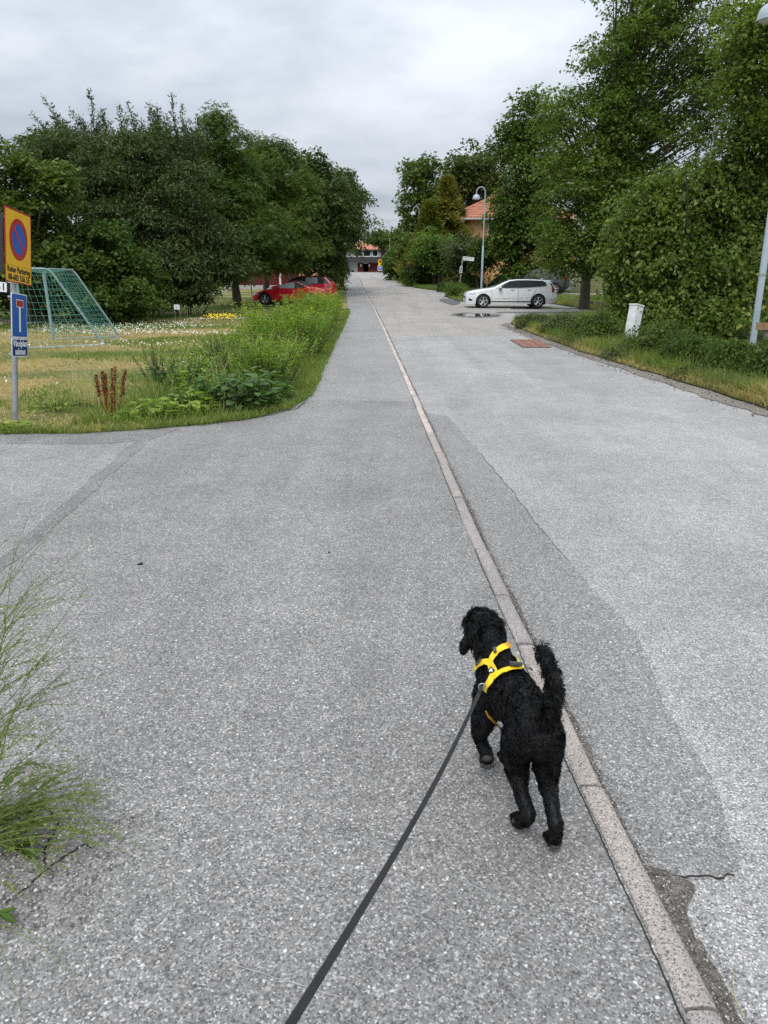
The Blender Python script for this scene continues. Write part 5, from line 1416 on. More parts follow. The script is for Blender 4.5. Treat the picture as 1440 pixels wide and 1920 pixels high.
# the unmown strip: tall grass and leafy stems between lawn and path
def strip_xy(n, yr, wnear, wfar, yp=1.3, m_=.12):
    y = yr[0] + (yr[1] - yr[0]) * RNG.random(n) ** yp
    wd = np.interp(y, [7.3, 9, 14, 30, 50], [wnear, wnear, (wnear + wfar) / 2, wfar, wfar])
    ex = np.interp(y, EY, EX); ex = np.where(y < 8.7, np.interp(y, [7.24, 7.26, 7.54, 7.97, 8.7], [-3.9, -3.1, -2.42, -1.64, -1.19]), ex)
    x = ex - m_ - wd * RNG.random(n)
    return x, y
x, y = strip_xy(19000, (7.6, 48), 2.5, 1.5, 1.5)
k = (x > -3.35 + .12 * (y - 8))
x, y = x[k], y[k]
hh = RNG.uniform(.18, .62, len(x)) * np.interp(y, [7.5, 9, 12, 18, 26, 34, 48], [.35, .6, .8, .82, .85, .55, .5]) * np.interp(x - np.interp(y, EY, EX), [-2.6, -.6, -.1], [.7, 1.1, .45])
V, F = blades(np.stack([x, y, zgn(y) + .06], 1), hh, .4, .0035 + .00035 * y, seg=3)
stuff('tall_verge_grass', V, F, F_grass)
k = (RNG.random(len(x)) < .34) & (patchy(x, y, .8, 5.5) > -.05) & (x < np.interp(y, EY, EX) - .5)
V, F = blades(np.stack([x, y, zgn(y) + .06], 1)[k], hh[k] * 1.45, .35, .003 + .0003 * y[k], seg=3)
stuff('tall_dry_stalks', V, F, F_straw)
# pale bunch behind the dock
bp = foot(168, 8.9, .06)
n = 130; V, F = blades(np.array([bp[:3]]) + RNG.normal(size=(n, 3)) * np.array([.09, .06, 0]), RNG.uniform(.35, .72, n), .55, .0035, 3, leanv=(-.5, 0, 0))
o = stuff('dry_blades', V - np.array(bp), F, F_straw); r_ = empty('dry_grass_tuft', bp, label='pale dry grass tuft leaning left behind the rust red dock stalks', cat='grass tuft'); o.parent = r_

def stem_weed(name, base, h_, nst, label, mat, cat='weed', group=None, spread=.18, leaf=.07, lk='long', flower=None, fl=.03, nleaf=34, fn=16, zt=.25, stem_mat=None, parent_parts=True):
    root = empty(name, base, label=label, cat=cat, group=group)
    mb = MB(); LV = []; FV = []
    for i in range(nst):
        a = random.uniform(0, 6.28); sp = random.uniform(.1, 1) * spread; hh_ = h_ * random.uniform(.7, 1.05)
        b_ = Vector((math.cos(a) * sp * .6, math.sin(a) * sp * .6, 0)); tp = b_ + Vector((math.cos(a) * sp * 1.1, math.sin(a) * sp * 1.1, hh_))
        mid = (b_ + tp) / 2 + Vector((random.uniform(-1, 1), random.uniform(-1, 1), 0)) * .03
        mb.tube([b_ - Vector((0, 0, .04)), mid, tp], [.006, .005, .003], 4, cap=False)
        k = RNG.uniform(.08, 1, nleaf); c = np.array(b_)[None] * (1 - k[:, None]) + np.array(tp)[None] * k[:, None]
        aa = RNG.uniform(0, 6.28, nleaf); d = np.stack([np.cos(aa), np.sin(aa), RNG.uniform(-.1, .8, nleaf)], 1)
        LV.append(leaves(c, np.array([[0, 0, 1.]]) + rnd_dir(nleaf) * .35 - d * .2, d, leaf * RNG.uniform(.6, 1.3, nleaf) * (1.25 - .6 * k), lk))
        if flower:
            c2 = np.array(tp)[None] + RNG.normal(size=(fn, 3)) * np.array([.045, .045, .06])
            FV.append(leaves(c2, rnd_dir(fn) + np.array([[0, -.3, .6]]), rnd_dir(fn), fl * RNG.uniform(.6, 1.3, fn), 'diamond'))
    mb.build('stems', stem_mat or F_weedd, root)
    V, F = joinVF(LV); np_mesh('foliage', V, F, mat, root)
    if flower: V, F = joinVF(FV); np_mesh('flowers', V, F, flower, root)
    return root
# clumps of leafy yellow flowering weeds along the path, told by where they stand
protos = [stem_weed('flowering_weed', foot(640, 30, .06), 1.25, 34, 'x', F_weed, spread=.55, leaf=.15, flower=F_yellow, fl=.028, fn=2, nleaf=44),
          stem_weed('leafy_weed', foot(560, 20, .06), 1.0, 34, 'x', F_weed, spread=.5, leaf=.13, flower=F_yellow, fl=.016, fn=1, nleaf=48),
          stem_weed('leafy_weed', foot(520, 14, .06), .75, 30, 'x', F_weed, spread=.42, leaf=.10, nleaf=40)]
GW = 'leafy green weeds massed along the left edge of the footpath'
lab_w = {0: 'tall leafy weed with yellow flowers in the dense growth beside the footpath', 1: 'bright green leafy weed in the dense growth beside the footpath', 2: 'knee high green weed in the front of the unmown strip'}
first = [True] * 3
rw = random.Random(3)
for i in range(84):
    y = 10.2 + 37 * (i / 84) ** 1.3
    ex = float(np.interp(y, EY, EX)); x = ex - rw.choice([.45, .45, 1.0, 1.6]) - rw.uniform(0, .35)
    q = 0 if y > 23 else (1 if y > 14.5 else 2)
    if rw.random() < .25: q = max(0, q - 1)
    if first[q]: o = protos[q]; first[q] = False
    else: o = copy_tree(protos[q])
    o.location = (x, y, zl(y) + .055); o.rotation_euler = (0, 0, rw.uniform(0, 6.28)); s_ = rw.uniform(.7, 1.15) * (1.0 if x > ex - 1.2 else .72) * float(np.interp(y, [10, 15, 26, 32, 47], [.8, .95, .85, .48, .42])); o.scale = (s_, s_, s_ * rw.uniform(.85, 1.1))
    near = 'nearest' if i < 8 else None
    o['label'] = lab_w[q]; o['group'] = GW
GV = 'mixed weeds filling the middle of the unmown strip'
pv2 = [stem_weed('weed', foot(430, 12, .06), .55, 26, 'x', F_grey, spread=.35, leaf=.06, nleaf=40), stem_weed('weed', foot(400, 11, .06), .5, 26, 'x', F_pale, spread=.35, leaf=.055, lk='oval', nleaf=36), stem_weed('weed', foot(380, 10, .06), .42, 24, 'x', F_weedd, spread=.33, leaf=.08, lk='oval', nleaf=30)]
lab_v = ['grey green feathery weed among the grasses of the unmown strip', 'pale yellowish green weed among the grasses of the unmown strip', 'dark green leafy weed among the grasses of the unmown strip']
fv_ = [True] * 3
for i in range(54):
    y = 8.5 + 16 * rw.random() ** 1.3; ex = float(np.interp(y, EY, EX)); x = ex - .4 - rw.random() * 1.9
    if x < -3.2 + .1 * (y - 8): continue
    q = rw.choice([0, 0, 1, 2, 2])
    if fv_[q]: o = pv2[q]; fv_[q] = False
    else: o = copy_tree(pv2[q])
    o.location = (x, y, .055); o.rotation_euler = (0, 0, rw.uniform(0, 6.28)); s_ = rw.uniform(.6, 1.2) * (.65 if y < 9.6 else 1); o.scale = (s_, s_, s_)
    o['label'] = lab_v[q]; o['group'] = GV
# broad leaved plants near the bend
def broadleaf(base, label, n=70, size=.17, h_=.38, spread=.3, mat=None, group=None, kind='oval'):
    root = empty('broadleaf_plant', base, label=label, cat='plant', group=group)
    a = RNG.uniform(0, 6.28, n); r_ = spread * RNG.random(n) ** .6
    pos = np.stack([np.cos(a) * r_, np.sin(a) * r_, h_ * RNG.uniform(.15, 1, n) * (1 - .5 * (r_ / spread) ** 2)], 1)
    d = np.stack([np.cos(a), np.sin(a), RNG.uniform(-.25, .7, n)], 1) + rnd_dir(n) * .35
    me = []
    V, F = leaves(pos, np.array([[0, 0, 1.]]) + rnd_dir(n) * .35, d, size * RNG.uniform(.55, 1.2, n), kind)
    np_mesh('foliage', V, F, mat or F_weedd, root)
    mb = MB()
    for i in range(0, n, 3): mb.tube([(pos[i][0] * .3, pos[i][1] * .3, -.03), tuple(pos[i])], [.005, .003], 4, cap=False)
    mb.build('stems', F_weedd, root)
    return root
broadleaf(foot(455, 8.7, .06), 'dark green broad-leaved plant, largest of the clump at the bend of the verge', 230, .135, .50, .40)
broadleaf(foot(410, 8.9, .06), 'dark green broad-leaved plant left of the largest one at the bend', 170, .12, .44, .34)
broadleaf(foot(505, 9.2, .06), 'broad-leaved plant right of the largest one, nearest the footpath', 150, .11, .40, .30)
broadleaf(foot(345, 8.4, .06), 'bright green broad-leaved plant between the dock stalks and the dark clump', 120, .13, .26, .34, F_weed)
broadleaf(foot(290, 8.1, .06), 'low bright green leafy plant just right of the rust red dock stalks', 110, .12, .22, .3, F_weed)
broadleaf(foot(372, 9.3, .06), 'upright light green leafy plant behind the dark clump', 120, .13, .48, .3, F_weed, kind='long')
broadleaf(foot(105, 8.6, .06), 'pale green leafy plant between the sign post and the dry tuft', 90, .07, .22, .35, F_weed)
broadleaf(foot(15, 7.42, .06), 'small green rosette at the foot of the sign post, on the asphalt edge', 60, .12, .08, .16, F_weed)
broadleaf(foot(245, 7.95, .06), 'green rosette in front of the dock stalks by the asphalt', 80, .13, .12, .22, F_weed, kind='long')
for (px, Y, h_, lab) in ((300, 11, .5, 'grey green thistle-like weed near the dry lawn'), (420, 12.2, .62, 'grey green weed in the middle of the unmown strip'), (500, 10.6, .5, 'light green weed right of the grey weed in the unmown strip'), (350, 9.9, .5, 'weed with small white flower heads in the unmown strip')):
    stem_weed('weed', foot(px, Y, .06), h_, 22, lab, F_grey if 'grey' in lab else F_weed, spread=.3, leaf=.06, flower=F_white if 'white' in lab else None, fl=.016, fn=5)
# dock: rust red seed stalks
db = foot(207, 7.95, .06)
root = empty('dock_plant', db, label='dock plant with rust red seed stalks at the front of the unmown strip', cat='plant')
for (px, top_, bot_, bx_) in ((180, 703, 745, 205), (192, 696, 742, 206), (198, 700, 760, 206), (210, 690, 775, 212), (216, 686, 780, 213), (235, 694, 745, 222)):
    tp = P(px, top_, 7.95) - Vector(db); bt = P(px + (207 - px) * .25, bot_, 7.95) - Vector(db); ft = Vector(((bx_ - 207) * .0053, 0, 0))
    st = MB().tube([ft, bt, tp], [.006, .005, .003], 5, cap=False).build('stalk', F_rust, root)
    n = 420; k = RNG.random(n) ** .9
    c = np.array(bt)[None] * (1 - k[:, None]) + np.array(tp)[None] * k[:, None]
    a = RNG.uniform(0, 6.28, n); wv = .030 * np.abs(np.sin(k * 9 + a[0])) ** .5 * (1.1 - .6 * k) + .004
    d = np.stack([np.cos(a), np.sin(a), RNG.uniform(-.2, .6, n)], 1)
    V, F = leaves(c + d * (wv * RNG.random(n))[:, None], rnd_dir(n), d, RNG.uniform(.010, .018, n), 'diamond')
    np_mesh('seed_head', V, F, F_rust, st)
# right verge: dry grass along the road, green behind it
RX, RY = np.array([p[0] for p in rv]), np.array([p[1] for p in rv])
n = 26000
y = 8.0 + 19 * RNG.random(n) ** 1.3; x = np.interp(y, RY, RX) + RNG.exponential(.42, n) + .02
V, F = blades(np.stack([x, y, zgn(y) + .03], 1), RNG.uniform(.06, .30, n) * np.clip((x - np.interp(y, RY, RX)) * 3 + .35, 0, 1) * (1 + .8 * patchy(x, y, .9, 4.4)), .7, .0035 + .0003 * y, seg=2)
stuff('dry_verge_grass', V, F, F_dry)
n = 24000
y = 8.0 + 19.5 * RNG.random(n) ** 1.2; x = np.interp(y, RY, RX) + .12 + RNG.random(n) ** 1.4 * 3.2
V, F = blades(np.stack([x, y, zgn(y) + .03], 1), RNG.uniform(.10, .42, n), .5, .004 + .0003 * y, seg=2)
stuff('green_verge_grass', V, F, F_grass)
for (ax, ay, bx2, by2, n, nm, mt, h0, h1) in ((4.7, 26, 12, 34, 9000, 'green_verge_grass', F_grass, .1, .4), (9.2, 40, 16, 49, 12000, 'back_verge_grass', F_grass, .1, .4), (9.2, 37.5, 17, 43, 6000, 'dry_back_grass', F_dry, .1, .3)):
    x = RNG.uniform(ax, bx2, n); y = RNG.uniform(ay, by2, n)
    if ax < 5: k = y < 26.4 + (x - 4.6) * 1.28 - .3; x, y = x[k], y[k]
    if ay > 37: k = y > np.interp(x, [b_[0] for b_ in bv], [b_[1] for b_ in bv]) + .1; x, y = x[k], y[k]
    V, F = blades(np.stack([x, y, zgn(y) + .04], 1), RNG.uniform(h0, h1, len(x)), .5, .012, seg=2)
    stuff(nm, V, F, mt)
ic = (np.mean([p[0] for p in isl]), np.mean([p[1] for p in isl]))
x = RNG.uniform(min(p[0] for p in isl), max(p[0] for p in isl), 9000); y = RNG.uniform(min(p[1] for p in isl), max(p[1] for p in isl), 9000)
def inpoly(x, y, poly):
    c = np.zeros(len(x), bool); j = len(poly) - 1
    for i in range(len(poly)):
        xi, yi = poly[i]; xj, yj = poly[j]
        c ^= ((yi > y) != (yj > y)) & (x < (xj - xi) * (y - yi) / (yj - yi + 1e-12) + xi); j = i
    return c
k = inpoly(x, y, isl); x, y = x[k], y[k]
V, F = blades(np.stack([x, y, zgn(y) + .05], 1), RNG.uniform(.05, .16, len(x)), .5, .014, seg=2); stuff('island_grass', V, F, F_grass)
n = 16000; y = RNG.uniform(54, 110, n); x = np.interp(y, [p[1] for p in FVL[::-1]], [p[0] for p in FVL[::-1]]) if False else None
fy = np.array([p[1] for p in FVL]); fx = np.array([p[0] for p in FVL]); o_ = np.argsort(fy)
t_ = RNG.random(n); t2 = RNG.random(n); sg_ = RNG.integers(0, len(FVL) - 2, n)
x = fx[sg_] * (1 - t_) + fx[sg_ + 1] * t_ + t2 * 2.4; y = fy[sg_] * (1 - t_) + fy[sg_ + 1] * t_ + t2 * 1.2
V, F = blades(np.stack([x, y, zgn(y) + .03], 1), RNG.uniform(.08, .35, n), .5, .03, seg=2); stuff('far_verge_grass', V, F, F_grass)
# dark grass under the left trees
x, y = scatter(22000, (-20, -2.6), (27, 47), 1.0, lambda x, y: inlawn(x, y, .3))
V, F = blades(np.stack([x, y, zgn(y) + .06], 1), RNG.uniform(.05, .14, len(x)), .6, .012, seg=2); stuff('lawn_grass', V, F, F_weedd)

# ------------------------------------------------------------------ the near weed at the left edge
F_must = foliage('seed_stems', (.14, .19, .05), (.22, .27, .08), (.34, .32, .14), .3, hue_scale=3)
F_near = foliage('near_leaves', (.075, .125, .03), (.12, .18, .045), (.18, .22, .07), .3, hue_scale=4)
wb = Vector((-1.22, 1.60, .055))
root = empty('roadside_weed', wb, label='sprawling foreground weed with thin seed stems and broad leaves at the left edge', cat='weed')
def near_stem(p0, p1, arc, nseg, rad, pod, twigs=5):
    p0, p1 = Vector(p0), Vector(p1); L_ = (p1 - p0).length
    pts = []
    for i in range(nseg + 1):
        k = i / nseg; p = p0.lerp(p1, k); p.z += arc * math.sin(k * math.pi) * L_ * .5 ; p += Vector((mnoise.noise(p * 7), mnoise.noise(p * 7 + Vector((3, 1, 0))), mnoise.noise(p * 6))) * .02 * k
        pts.append(p)
    mb = MB(); mb.tube(pts, [rad * (1 - .7 * i / nseg) for i in range(nseg + 1)], 5, cap=False)
    LVs = []
    for i in range(twigs):
        k = random.uniform(.3, .95); j = int(k * nseg); a = pts[j]; dr = (pts[min(nseg, j + 1)] - pts[max(0, j - 1)]).normalized()
        q = a + (dr + Vector((random.uniform(-1, 1), random.uniform(-1, 1), random.uniform(-.6, .8))) * .75) * L_ * random.uniform(.08, .25)
        mb.tube([a, (a + q) / 2 + Vector((0, 0, .006)), q], [rad * .45, rad * .35, rad * .2], 4, cap=False)
        m_ = 12; kk = RNG.random(m_); c = np.array(a)[None] * (1 - kk[:, None]) + np.array(q)[None] * kk[:, None]
        LVs.append(leaves(c, rnd_dir(m_), np.array(dr)[None] * 1.2 + rnd_dir(m_) * .6, pod * RNG.uniform(.5, 1.1, m_), 'long'))
    m_ = 34; kk = RNG.uniform(.35, 1, m_) * nseg; idx = np.minimum(kk.astype(int), nseg - 1); A_ = np.array([tuple(p) for p in pts])
    c = A_[idx] + (A_[idx + 1] - A_[idx]) * (kk - idx)[:, None]; dd = norm(A_[idx + 1] - A_[idx])
    LVs.append(leaves(c, rnd_dir(m_), dd * 1.3 + rnd_dir(m_) * .7, pod * RNG.uniform(.5, 1.1, m_), 'long'))
    st = mb.build('stem', F_must, root)
    V, F = joinVF(LVs); np_mesh('seed_pods', V, F, F_must, st)
rs = random.Random(8)
def lp(px, py, Y): return P(px, py, Y) - wb
ends = [(22, 1003, 1.75), (48, 1050, 1.75), (84, 1103, 1.72), (60, 1085, 1.8), (118, 1190, 1.75), (88, 1120, 1.66), (112, 1240, 1.8), (132, 1290, 1.7), (98, 1175, 1.85), (70, 1150, 1.6), (30, 1060, 1.6), (105, 1330, 1.65), (122, 1405, 1.6),
        (60, 1290, 1.6), (90, 1260, 1.6), (40, 1200, 1.55), (75, 1350, 1.6), (110, 1425, 1.7), (15, 1130, 1.5), (95, 1215, 1.78), (50, 1380, 1.55), (10, 1180, 1.8), (35, 1120, 1.8), (60, 1240, 1.7), (20, 1260, 1.6), (80, 1310, 1.75),
        (45, 1320, 1.6), (115, 1370, 1.75), (30, 1350, 1.7), (5, 1300, 1.6), (70, 1420, 1.7), (20, 1420, 1.6), (55, 1180, 1.6), (0, 1060, 1.7), (8, 1240, 1.7), (95, 1450, 1.7), (130, 1440, 1.72), (40, 1450, 1.65)]
for i, e in enumerate(ends):
    near_stem((rs.uniform(-.10, .08), rs.uniform(-.06, .10), rs.uniform(0, .1)), lp(*e), rs.uniform(.15, .55), 12, .0020, .0115, 5)
flat_ends = [(210, 1490, 1.9), (170, 1520, 1.9), (228, 1535, 1.9), (185, 1555, 1.8), (145, 1580, 1.8), (120, 1545, 1.8), (200, 1600, 1.8), (165, 1500, 1.9), (105, 1520, 1.8), (150, 1460, 1.9), (130, 1440, 1.9), (190, 1500, 1.9), (235, 1560, 1.82), (200, 1530, 1.85), (160, 1480, 1.92), (175, 1590, 1.7), (150, 1545, 1.8), (120, 1600, 1.65), (60, 1705, 1.42), (100, 1650, 1.5), (140, 1620, 1.6), (215, 1575, 1.8), (90, 1480, 1.85), (80, 1570, 1.65), (130, 1510, 1.85)]
for i, e in enumerate(flat_ends):
    g_ = G(e[0], e[1], .07); near_stem((rs.uniform(-.05, .05), rs.uniform(-.05, .05), 0), g_ - wb + Vector((0, 0, rs.uniform(0, .05))), rs.uniform(.15, .4), 12, .0020, .013, 8)
leaf_me = []
def big_leaf(p, az, tilt, size, root_=None):
    mb = MB(); n_ = 6; vs = []
    for i in range(n_ + 1):
        k = i / n_; wv = .13 * math.sin(math.pi * min(1, k * .93 + .05)) ** .75
        zz_ = -.25 * k * k; 
        vs += [(-wv, k, zz_ + .07), (0, k, zz_), (wv, k, zz_ + .07)]
    vs = [Vector(v) * size for v in vs]
    fs = []
    for i in range(n_): fs += [(3 * i, 3 * i + 1, 3 * i + 4, 3 * i + 3), (3 * i + 1, 3 * i + 2, 3 * i + 5, 3 * i + 4)]
    mb.add(vs, fs); o = mb.build('leaf', F_near, root_ or root, smooth=True)
    o.location = p; o.rotation_euler = (tilt, rs.uniform(-.4, .4), az)
for i in range(60):
    px, py = rs.uniform(-40, 110), rs.uniform(1465, 1610)
    g_ = G(px, py, .07) - wb; az = math.atan2(-(g_.x), g_.y) + rs.uniform(-.7, .7)
    big_leaf((g_.x * rs.uniform(.5, .95), g_.y * rs.uniform(.5, .95), rs.uniform(.01, .07)), az + math.pi * 0, rs.uniform(-.1, .5), rs.uniform(.035, .075))
# second small plant at the very bottom left
wb2 = G(-12, 1730, .06)
r2 = empty('roadside_weed', wb2, label='small trailing weed with narrow leaves at the bottom left corner of the asphalt', cat='weed')
for i in range(5):
    big_leaf((rs.uniform(0, .03), rs.uniform(-.03, .03), .01), R(rs.uniform(-130, -40)), rs.uniform(0, .3), rs.uniform(.035, .07), r2)
for e in ((150, 1835), (45, 1915), (120, 1790)):
    g_ = G(*e, .065) - wb2
    mb = MB().tube([(0, 0, 0), g_ * .5 + Vector((0, 0, .03)), g_], [.0011, .0009, .0005], 4, cap=False); mb.build('stem', F_must, r2)
# bits lying on the asphalt
for (px, py, ln, az, mt, lab, z0) in ((262, 1058, .035, .2, M_crack, 'dark dead leaf lying on the path left of centre', .052), (617, 1036, .022, 1.0, M_crack, 'small dark crumb lying in the middle of the path', .052), (1383, 1860, .13, 1.35, F_straw, 'bent pale straw lying on the road near the kerb', .004), (430, 1368, .03, .7, F_white, 'short white twig on the path', .0515)):
    c = G(px, py, z0); r_ = empty('fallen_bit', c, rz=az, label=lab, cat='litter')
    if mt is M_crack:
        V = [(-.5, 0, .1), (-.2, .3, .05), (.3, .25, .25), (.6, 0, .05), (.2, -.3, .2), (-.3, -.2, .02)]
        MB().add([Vector(v) * ln for v in V] + [Vector((v[0], v[1], 0)) * ln for v in V], [(0, 1, 2, 3, 4, 5), (11, 10, 9, 8, 7, 6)] + [(i, (i + 1) % 6, (i + 1) % 6 + 6, i + 6) for i in range(6)]).build('dead_leaf', mt, r_)
    else: MB().tube([(-ln / 2, 0, .002), (-ln / 6, ln * .08, .004), (ln / 6, ln * .05, .003), (ln / 2, -ln * .06, .002)], .0012, 5).build('twig', mt, r_)
# ------------------------------------------------------------------ the dog
m, t, b, o_ = new_mat('black_fur')
g = t.nodes.new('ShaderNodeNewGeometry')
t.links.new(ramp(t, g.outputs['Random Per Island'], [(0, (.001, .001, .0011)), (.8, (.0025, .0025, .0028)), (1, (.008, .008, .009))]), b.inputs['Base Color'])
b.inputs['Roughness'].default_value = .48; b.inputs['Specular IOR Level'].default_value = .26
M_fur = m
M_pad = flat('paw_pad', (.045, .04, .04), .8, .2, 60, bmp=.3)
chains = [
 [(.447, 1.705, .375, .066), (.440, 1.745, .385, .074), (.424, 1.82, .374, .068), (.408, 1.89, .362, .072), (.392, 1.95, .345, .088), (.377, 2.01, .342, .090), (.366, 2.06, .350, .080), (.358, 2.10, .372, .066), (.348, 2.15, .396, .058), (.340, 2.20, .417, .064), (.334, 2.235, .425, .071), (.328, 2.28, .416, .060), (.322, 2.325, .396, .036), (.318, 2.365, .386, .030)],
 [(.372, 2.00, .385, .060), (.360, 2.07, .405, .052), (.348, 2.14, .435, .048)],
 # hind legs
 [(.405, 1.745, .345, .061), (.398, 1.775, .265, .047), (.400, 1.785, .205, .036), (.418, 1.735, .150, .023), (.436, 1.695, .108, .022), (.430, 1.715, .075, .021), (.420, 1.745, .040, .022), (.414, 1.77, .026, .024)],
 [(.480, 1.740, .345, .061), (.493, 1.755, .265, .047), (.498, 1.750, .205, .036), (.505, 1.700, .150, .023), (.512, 1.655, .115, .024), (.516, 1.66, .075, .021), (.520, 1.675, .035, .022), (.520, 1.695, .022, .024)],
 # forelegs: left lifted and folded back, right standing
 [(.325, 2.00, .320, .056), (.306, 1.985, .250, .044), (.300, 1.975, .215, .034), (.297, 2.010, .165, .027), (.299, 2.035, .140, .024), (.308, 2.005, .125, .022), (.318, 1.985, .110, .024)],
 [(.415, 2.00, .310, .054), (.418, 1.985, .240, .040), (.416, 1.99, .200, .032), (.414, 2.03, .120, .026), (.412, 2.045, .060, .023), (.411, 2.07, .026, .026)],
 # tail
 [(.452, 1.700, .400, .034), (.462, 1.672, .440, .026), (.466, 1.655, .490, .022), (.470, 1.655, .540, .022), (.464, 1.668, .590, .020), (.450, 1.685, .628, .018), (.434, 1.70, .650, .012)],
 # ears
 [(.288, 2.220, .430, .020), (.276, 2.217, .408, .017), (.267, 2.217, .383, .018), (.260, 2.220, .360, .017), (.256, 2.223, .342, .011)],
 [(.382, 2.220, .428, .020), (.394, 2.217, .406, .017), (.400, 2.215, .380, .018), (.402, 2.217, .358, .016)],
]
bm = bmesh.new()
for ch in chains:
    for a, b_ in zip(ch[:-1], ch[1:]):
        a, b_ = Vector(a), Vector(b_); L_ = (a.xyz - b_.xyz).length; n = max(2, int(L_ / (min(a[3], b_[3]) * .22)))
        for i in range(n + 1):
            q = a.lerp(b_, i / n)
            bmesh.ops.create_icosphere(bm, subdivisions=2, radius=q[3], matrix=Matrix.Translation((q[0], q[1], q[2])))
def toes(bm, c, d, side, r_=.010):
    c = Vector(c); d = Vector(d).normalized(); s_ = Vector(side).normalized()
    for k in (-1.5, -.5, .5, 1.5):
        p = c + d * (.022 - abs(k) * .004) + s_ * k * .0125
        bmesh.ops.create_icosphere(bm, subdivisions=2, radius=r_ * 1.1, matrix=Matrix.Translation(p))
toes(bm, (.414, 1.775, .022), (0, 1, -.2), (1, 0, 0)); toes(bm, (.520, 1.70, .018), (0, 1, -.1), (1, 0, 0)); toes(bm, (.411, 2.075, .020), (0, 1, -.1), (1, 0, 0)); toes(bm, (.320, 1.975, .102), (.15, -.55, -.7), (1, .1, 0))
me = bpy.data.meshes.new('dog'); bm.to_mesh(me); bm.free()
DZ = .054
dog = empty('dog', (.430, 1.657, DZ), label='black curly-coated dog walking away beside the kerb, left forepaw lifted and tail raised', cat='dog')
tmp = link('tmp', me, None)
md = tmp.modifiers.new('r', 'REMESH'); md.mode = 'VOXEL'; md.voxel_size = .0065; md.use_smooth_shade = True
m2 = tmp.modifiers.new('s', 'SMOOTH'); m2.iterations = 7; m2.factor = .6
bpy.context.view_layer.update()
bme = bpy.data.meshes.new_from_object(tmp.evaluated_get(bpy.context.evaluated_depsgraph_get()))
bpy.data.objects.remove(tmp)
bme.name = 'body'
nv = len(bme.vertices); co = np.empty(nv * 3, np.float32); bme.vertices.foreach_get('co', co); co = co.reshape(-1, 3)
nn0 = np.empty(nv * 3, np.float32); bme.vertices.foreach_get('normal', nn0); nn0 = nn0.reshape(-1, 3)
def lock(p):
    a = 1 - abs(mnoise.noise(p * 62)) * 2.2
    return a * .6 + mnoise.noise(p * 28) * .8
dsp = np.array([lock(Vector((float(q[0]), float(q[1]) * .8, float(q[2])))) for q in co]) * np.where(co[:, 2] < .05, .0015, .0042) * np.where((co[:, 1] > 2.15) | ((co[:, 2] > .46) & (co[:, 1] < 1.78)), 1.5, 1.0)
co = co + nn0 * dsp[:, None]; co[:, 0] -= .020 * np.clip((1.86 - co[:, 1]) / .12, 0, 1); bme.vertices.foreach_set('co', co.astype(np.float32).ravel()); bme.update()
# floppy ears and paws stay soft; the whole surface is uneven under the curls
bme.transform(Matrix.Diagonal((.875, .965, .965, 1)) @ Matrix.Translation((-.44, -1.72, 0)))
body = link('body', bme, dog, M_fur)
bme.polygons.foreach_set('use_smooth', np.ones(len(bme.polygons), dtype=bool))
co = np.empty(nv * 3, np.float32); bme.vertices.foreach_get('co', co); co = co.reshape(-1, 3).astype(float)
nf = len(bme.polygons); 
bme.calc_loop_triangles(); nt_ = len(bme.loop_triangles); tri = np.empty(nt_ * 3, np.int32); bme.loop_triangles.foreach_get('vertices', tri); tri = tri.reshape(-1, 3)
vn = np.empty(nv * 3, np.float32); bme.vertices.foreach_get('normal', vn); vn = vn.reshape(-1, 3).astype(float)
ar = np.linalg.norm(np.cross(co[tri[:, 1]] - co[tri[:, 0]], co[tri[:, 2]] - co[tri[:, 0]]), axis=1)
bvh = BVHTree.FromPolygons([tuple(v) for v in co], [tuple(int(i) for i in f_) for f_ in tri])
